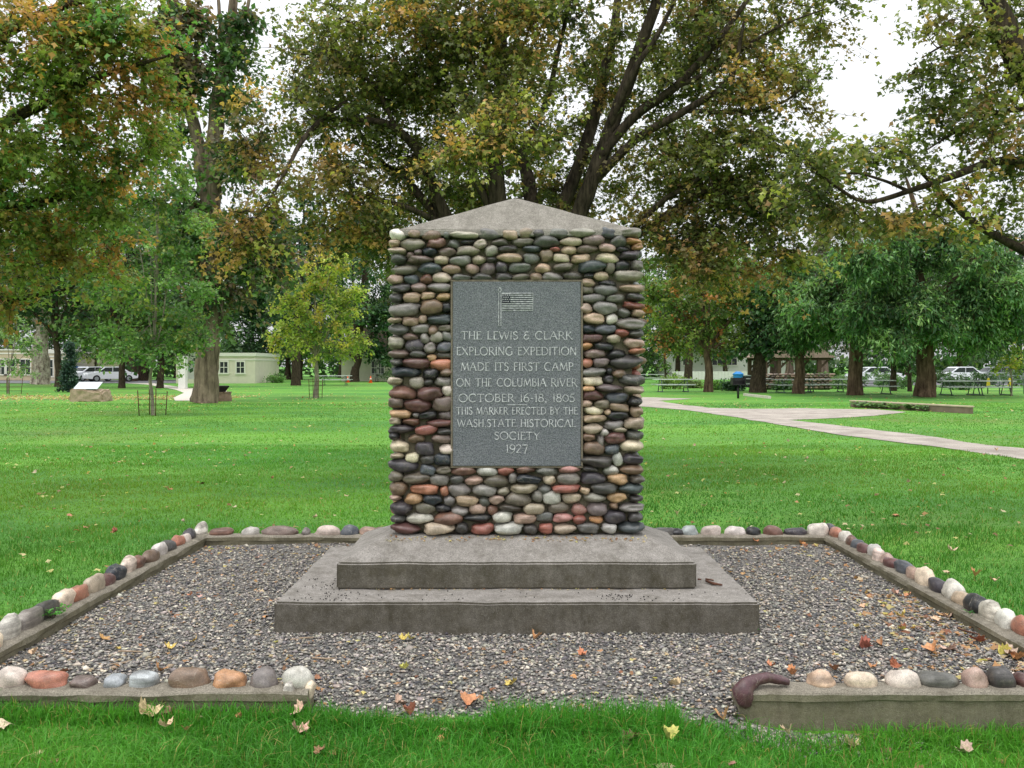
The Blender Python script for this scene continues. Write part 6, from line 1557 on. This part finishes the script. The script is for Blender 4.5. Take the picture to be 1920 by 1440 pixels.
LL_ = [(62, 886, .09, 'tan'), (120, 892, .06, 'yellow'), (315, 918, .10, 'orange'), (378, 903, .09, 'brown'), (272, 872, .09, 'tan'), (252, 805, .10, 'orange'), (393, 860, .07, 'tan'), (95, 935, .05, 'yellow'), (510, 898, .06, 'orange'), (528, 826, .08, 'tan'), (462, 852, .07, 'brown'), (125, 967, .09, 'orange'), (222, 996, .09, 'rust'), (345, 980, .06, 'tan'), (10, 1155, .10, 'orange'), (165, 990, .08, 'orange'), (595, 970, .07, 'tan'), (437, 951, .08, 'tan'), (650, 930, .07, 'tan'), (640, 890, .06, 'yellow'),
       (1245, 822, .10, 'tan'), (1305, 835, .08, 'tan'), (1538, 846, .12, 'tan'), (1515, 861, .09, 'tan'), (1290, 888, .07, 'yellow'), (1685, 963, .11, 'orange'), (1785, 1035, .10, 'tan'), (1870, 845, .09, 'tan'), (1800, 880, .09, 'orange'), (1480, 828, .09, 'tan'), (1320, 950, .08, 'tan'), (1700, 905, .08, 'tan'), (1830, 1080, .09, 'orange'), (1865, 1090, .09, 'tan'), (1410, 985, .08, 'tan'), (1270, 965, .08, 'tan'), (1600, 1040, .07, 'yellow'), (1640, 925, .08, 'brown'), (1780, 1070, .08, 'tan'), (1880, 960, .07, 'tan')]
for lst, wh in ((GL_, 'on the gravel left and in front of the base'), (GR_, 'on the gravel right of the base'), (FR_, 'in the foreground grass'), (LL_, 'on the lawn beyond the kerb')):
    for q in lst:
        fallen(q[0], q[1], q[2], q[3], wh if wh[:13] != 'on the gravel' or q[1] > 1015 else 'along the back kerb on the gravel')

LPL = [S(222, 200, 160), S(208, 160, 116), S(180, 136, 100), S(222, 208, 140), S(160, 112, 84)]
def litter(name, label, x, y, zz, size, w=None):
    n = len(x); pos = np.stack([x, y, zz], 1)
    v, f, q = leaves_mesh(pos, np.stack([rng.normal(0, 1, n), rng.normal(0, 1, n), rng.normal(0, .2, n)], 1), size, LEAF4, .35)
    tag(obj_np(name, v, f, M['leaf'], None, np.repeat(pick(LPL, n, w), q, 0)), label, None, None, 'stuff')
n = 9000
y = 8.3 + 62 * rng.uniform(0, 1, n) ** 1.3; x = rng.uniform(-1, 1, n) * (y * .6 + 1)
dens = np.clip(.25 + .5 * wave(x, y, 91, 5, 3), .04, 1) * np.clip(y / 30, .35, 1); dens = np.where((y > 34) & (y < 47) & (x < -4), 1.0, dens)
k = (rng.random(n) < dens) & ok(x, y); x, y = x[k], y[k]
n2 = 5200; x2 = rng.uniform(-34, -13, n2); y2 = rng.normal(44, 1.9, n2); k = ok(x2, y2); x, y = np.concatenate([x, x2[k]]), np.concatenate([y, y2[k]])
n3 = 260; x3 = rng.uniform(-5, 5, n3); y3 = rng.uniform(3.2, 9, n3); k = ok(x3, y3); x, y = np.concatenate([x, x3[k]]), np.concatenate([y, y3[k]])
litter('leaf_litter', 'scattered fallen leaves on the lawn', x, y, ground_z(x, y) + .032, rng.uniform(.03, .075, len(x)) * np.clip(1 + (y - 10) / 45, .6, 1.7))
n = 4200; x = rng.uniform(X0, X1, n); y = rng.uniform(4.1, 8.0, n)
dn = .25 + .9 * sstep(1.9, 2.7, x) * sstep(7, 5, y) + .6 * sstep(7.4, 8, y) + .5 * sstep(-2.3, -2.7, x)
k = (rng.random(n) < dn) & ~((abs(x - .03) < 1.46) & (y > 5.35) & (y < 7.06)) & ~((y < 4.4) & ((x < -.9) | (x > 1.0)))
x, y = x[k], y[k]
x = np.concatenate([x, rng.uniform(2.2, 2.74, 150)]); y = np.concatenate([y, rng.uniform(4.6, 6.3, 150)])
litter('leaf_scraps', 'small dry leaf scraps lying over the gravel', x, y, gravel_z(x, y) + .013, np.where(x > 2.2, rng.uniform(.02, .07, len(x)), rng.uniform(.014, .045, len(x))), [2, 3, 2, 1.6, 1.6])
n = 170; x = rng.uniform(-.83, .9, n); y = np.full(n, 5.925) + rng.normal(0, .015, n); zz = .357 + .121 * (y - 5.69) / .275 + .006
litter('step_scraps', 'tiny leaf scraps at the foot of the stone pillar', x, y, zz, rng.uniform(.008, .028, n), [2, 3, 3, 3, 1])
n = 70; x = rng.uniform(-1.08, 1.1, n); y = 5.68 - abs(rng.normal(0, .012, n)); 
litter('ledge_scraps', 'tiny leaf scraps along the lower ledge', x, y, np.full(n, .198), rng.uniform(.008, .022, n), [2, 3, 3, 3, 1])
# black seeds on the lower step
n = 170; px = np.concatenate([np.clip(rng.normal(620, 40, n // 2), 540, 720), rng.uniform(560, 1400, n // 4), np.clip(rng.normal(1165, 28, n // 4), 1120, 1250)]); py = np.concatenate([rng.uniform(1085, 1126, n // 2), rng.uniform(1108, 1128, n // 4), rng.uniform(1114, 1126, n // 4)])
d_ = (CAMZ - .195) * FPX / (py - HOR); x = (px - 960) / FPX * d_; k = (d_ < 5.66) | (abs(x - CX) > 1.16); k &= (abs(x - CX) < 1.42) & (d_ > 5.4); x, d_ = x[k], d_[k]
v, f, c = scatter_solids(len(x), np.stack([x, d_, np.full(len(x), .197)], 1), np.tile(np.array((.0055, .0045, .004)), (len(x), 1)), np.tile(S(28, 24, 22), (len(x), 1)))
tag(obj_np('seeds', v, f, M['seed'], colors=c), 'small black seeds scattered on the lower step', None, None, 'stuff')
# twigs
M['twig'] = plain('dead_twig', S(92, 62, 48), .9, .25, 30)
M['twig_pale'] = plain('pale_twig', S(158, 138, 116), .9, .2, 30)
def twig(pxs, z, r, mat, label):
    pts = [G(a_, b_, z) for a_, b_ in pxs]; root_p = pts[0]
    mb = MB(); mb.tube([tuple(q - root_p) for q in pts], [r, r * 1.1, r * .7][:len(pts)] if len(pts) == 3 else [r, r * .8], 6); o = mb.build('twig', M[mat]); o.location = root_p
    tag(o, label, 'twig', 'fallen twigs')
twig([(1324, 1089), (1337, 1094), (1354, 1097)], .203, .009, 'twig', 'thickest broken twig on the lower step right of the base')
twig([(1323, 1085.5), (1338, 1088)], .202, .006, 'twig', 'short twig behind the thickest one on the lower step')
twig([(1308, 1086), (1315, 1086.5)], .202, .006, 'twig', 'tiny twig stub against the upper step')
twig([(545, 1200), (560, 1197), (588, 1195)], .015, .006, 'twig_pale', 'long pale twig on the gravel before the left front corner')
twig([(585, 1233), (610, 1235), (628, 1234)], .015, .005, 'twig_pale', 'thin pale twig on the gravel in front of the base')
twig([(222, 1221), (240, 1221), (268, 1222)], .015, .005, 'twig_pale', 'thin pale twig lying in the left gravel')
twig([(205, 1246), (235, 1242), (250, 1236)], .015, .005, 'twig_pale', 'curved pale twig in the near left gravel')
twig([(1795, 1178), (1815, 1184), (1838, 1190)], .02, .005, 'twig', 'brown twig among the leaves by the right kerb')
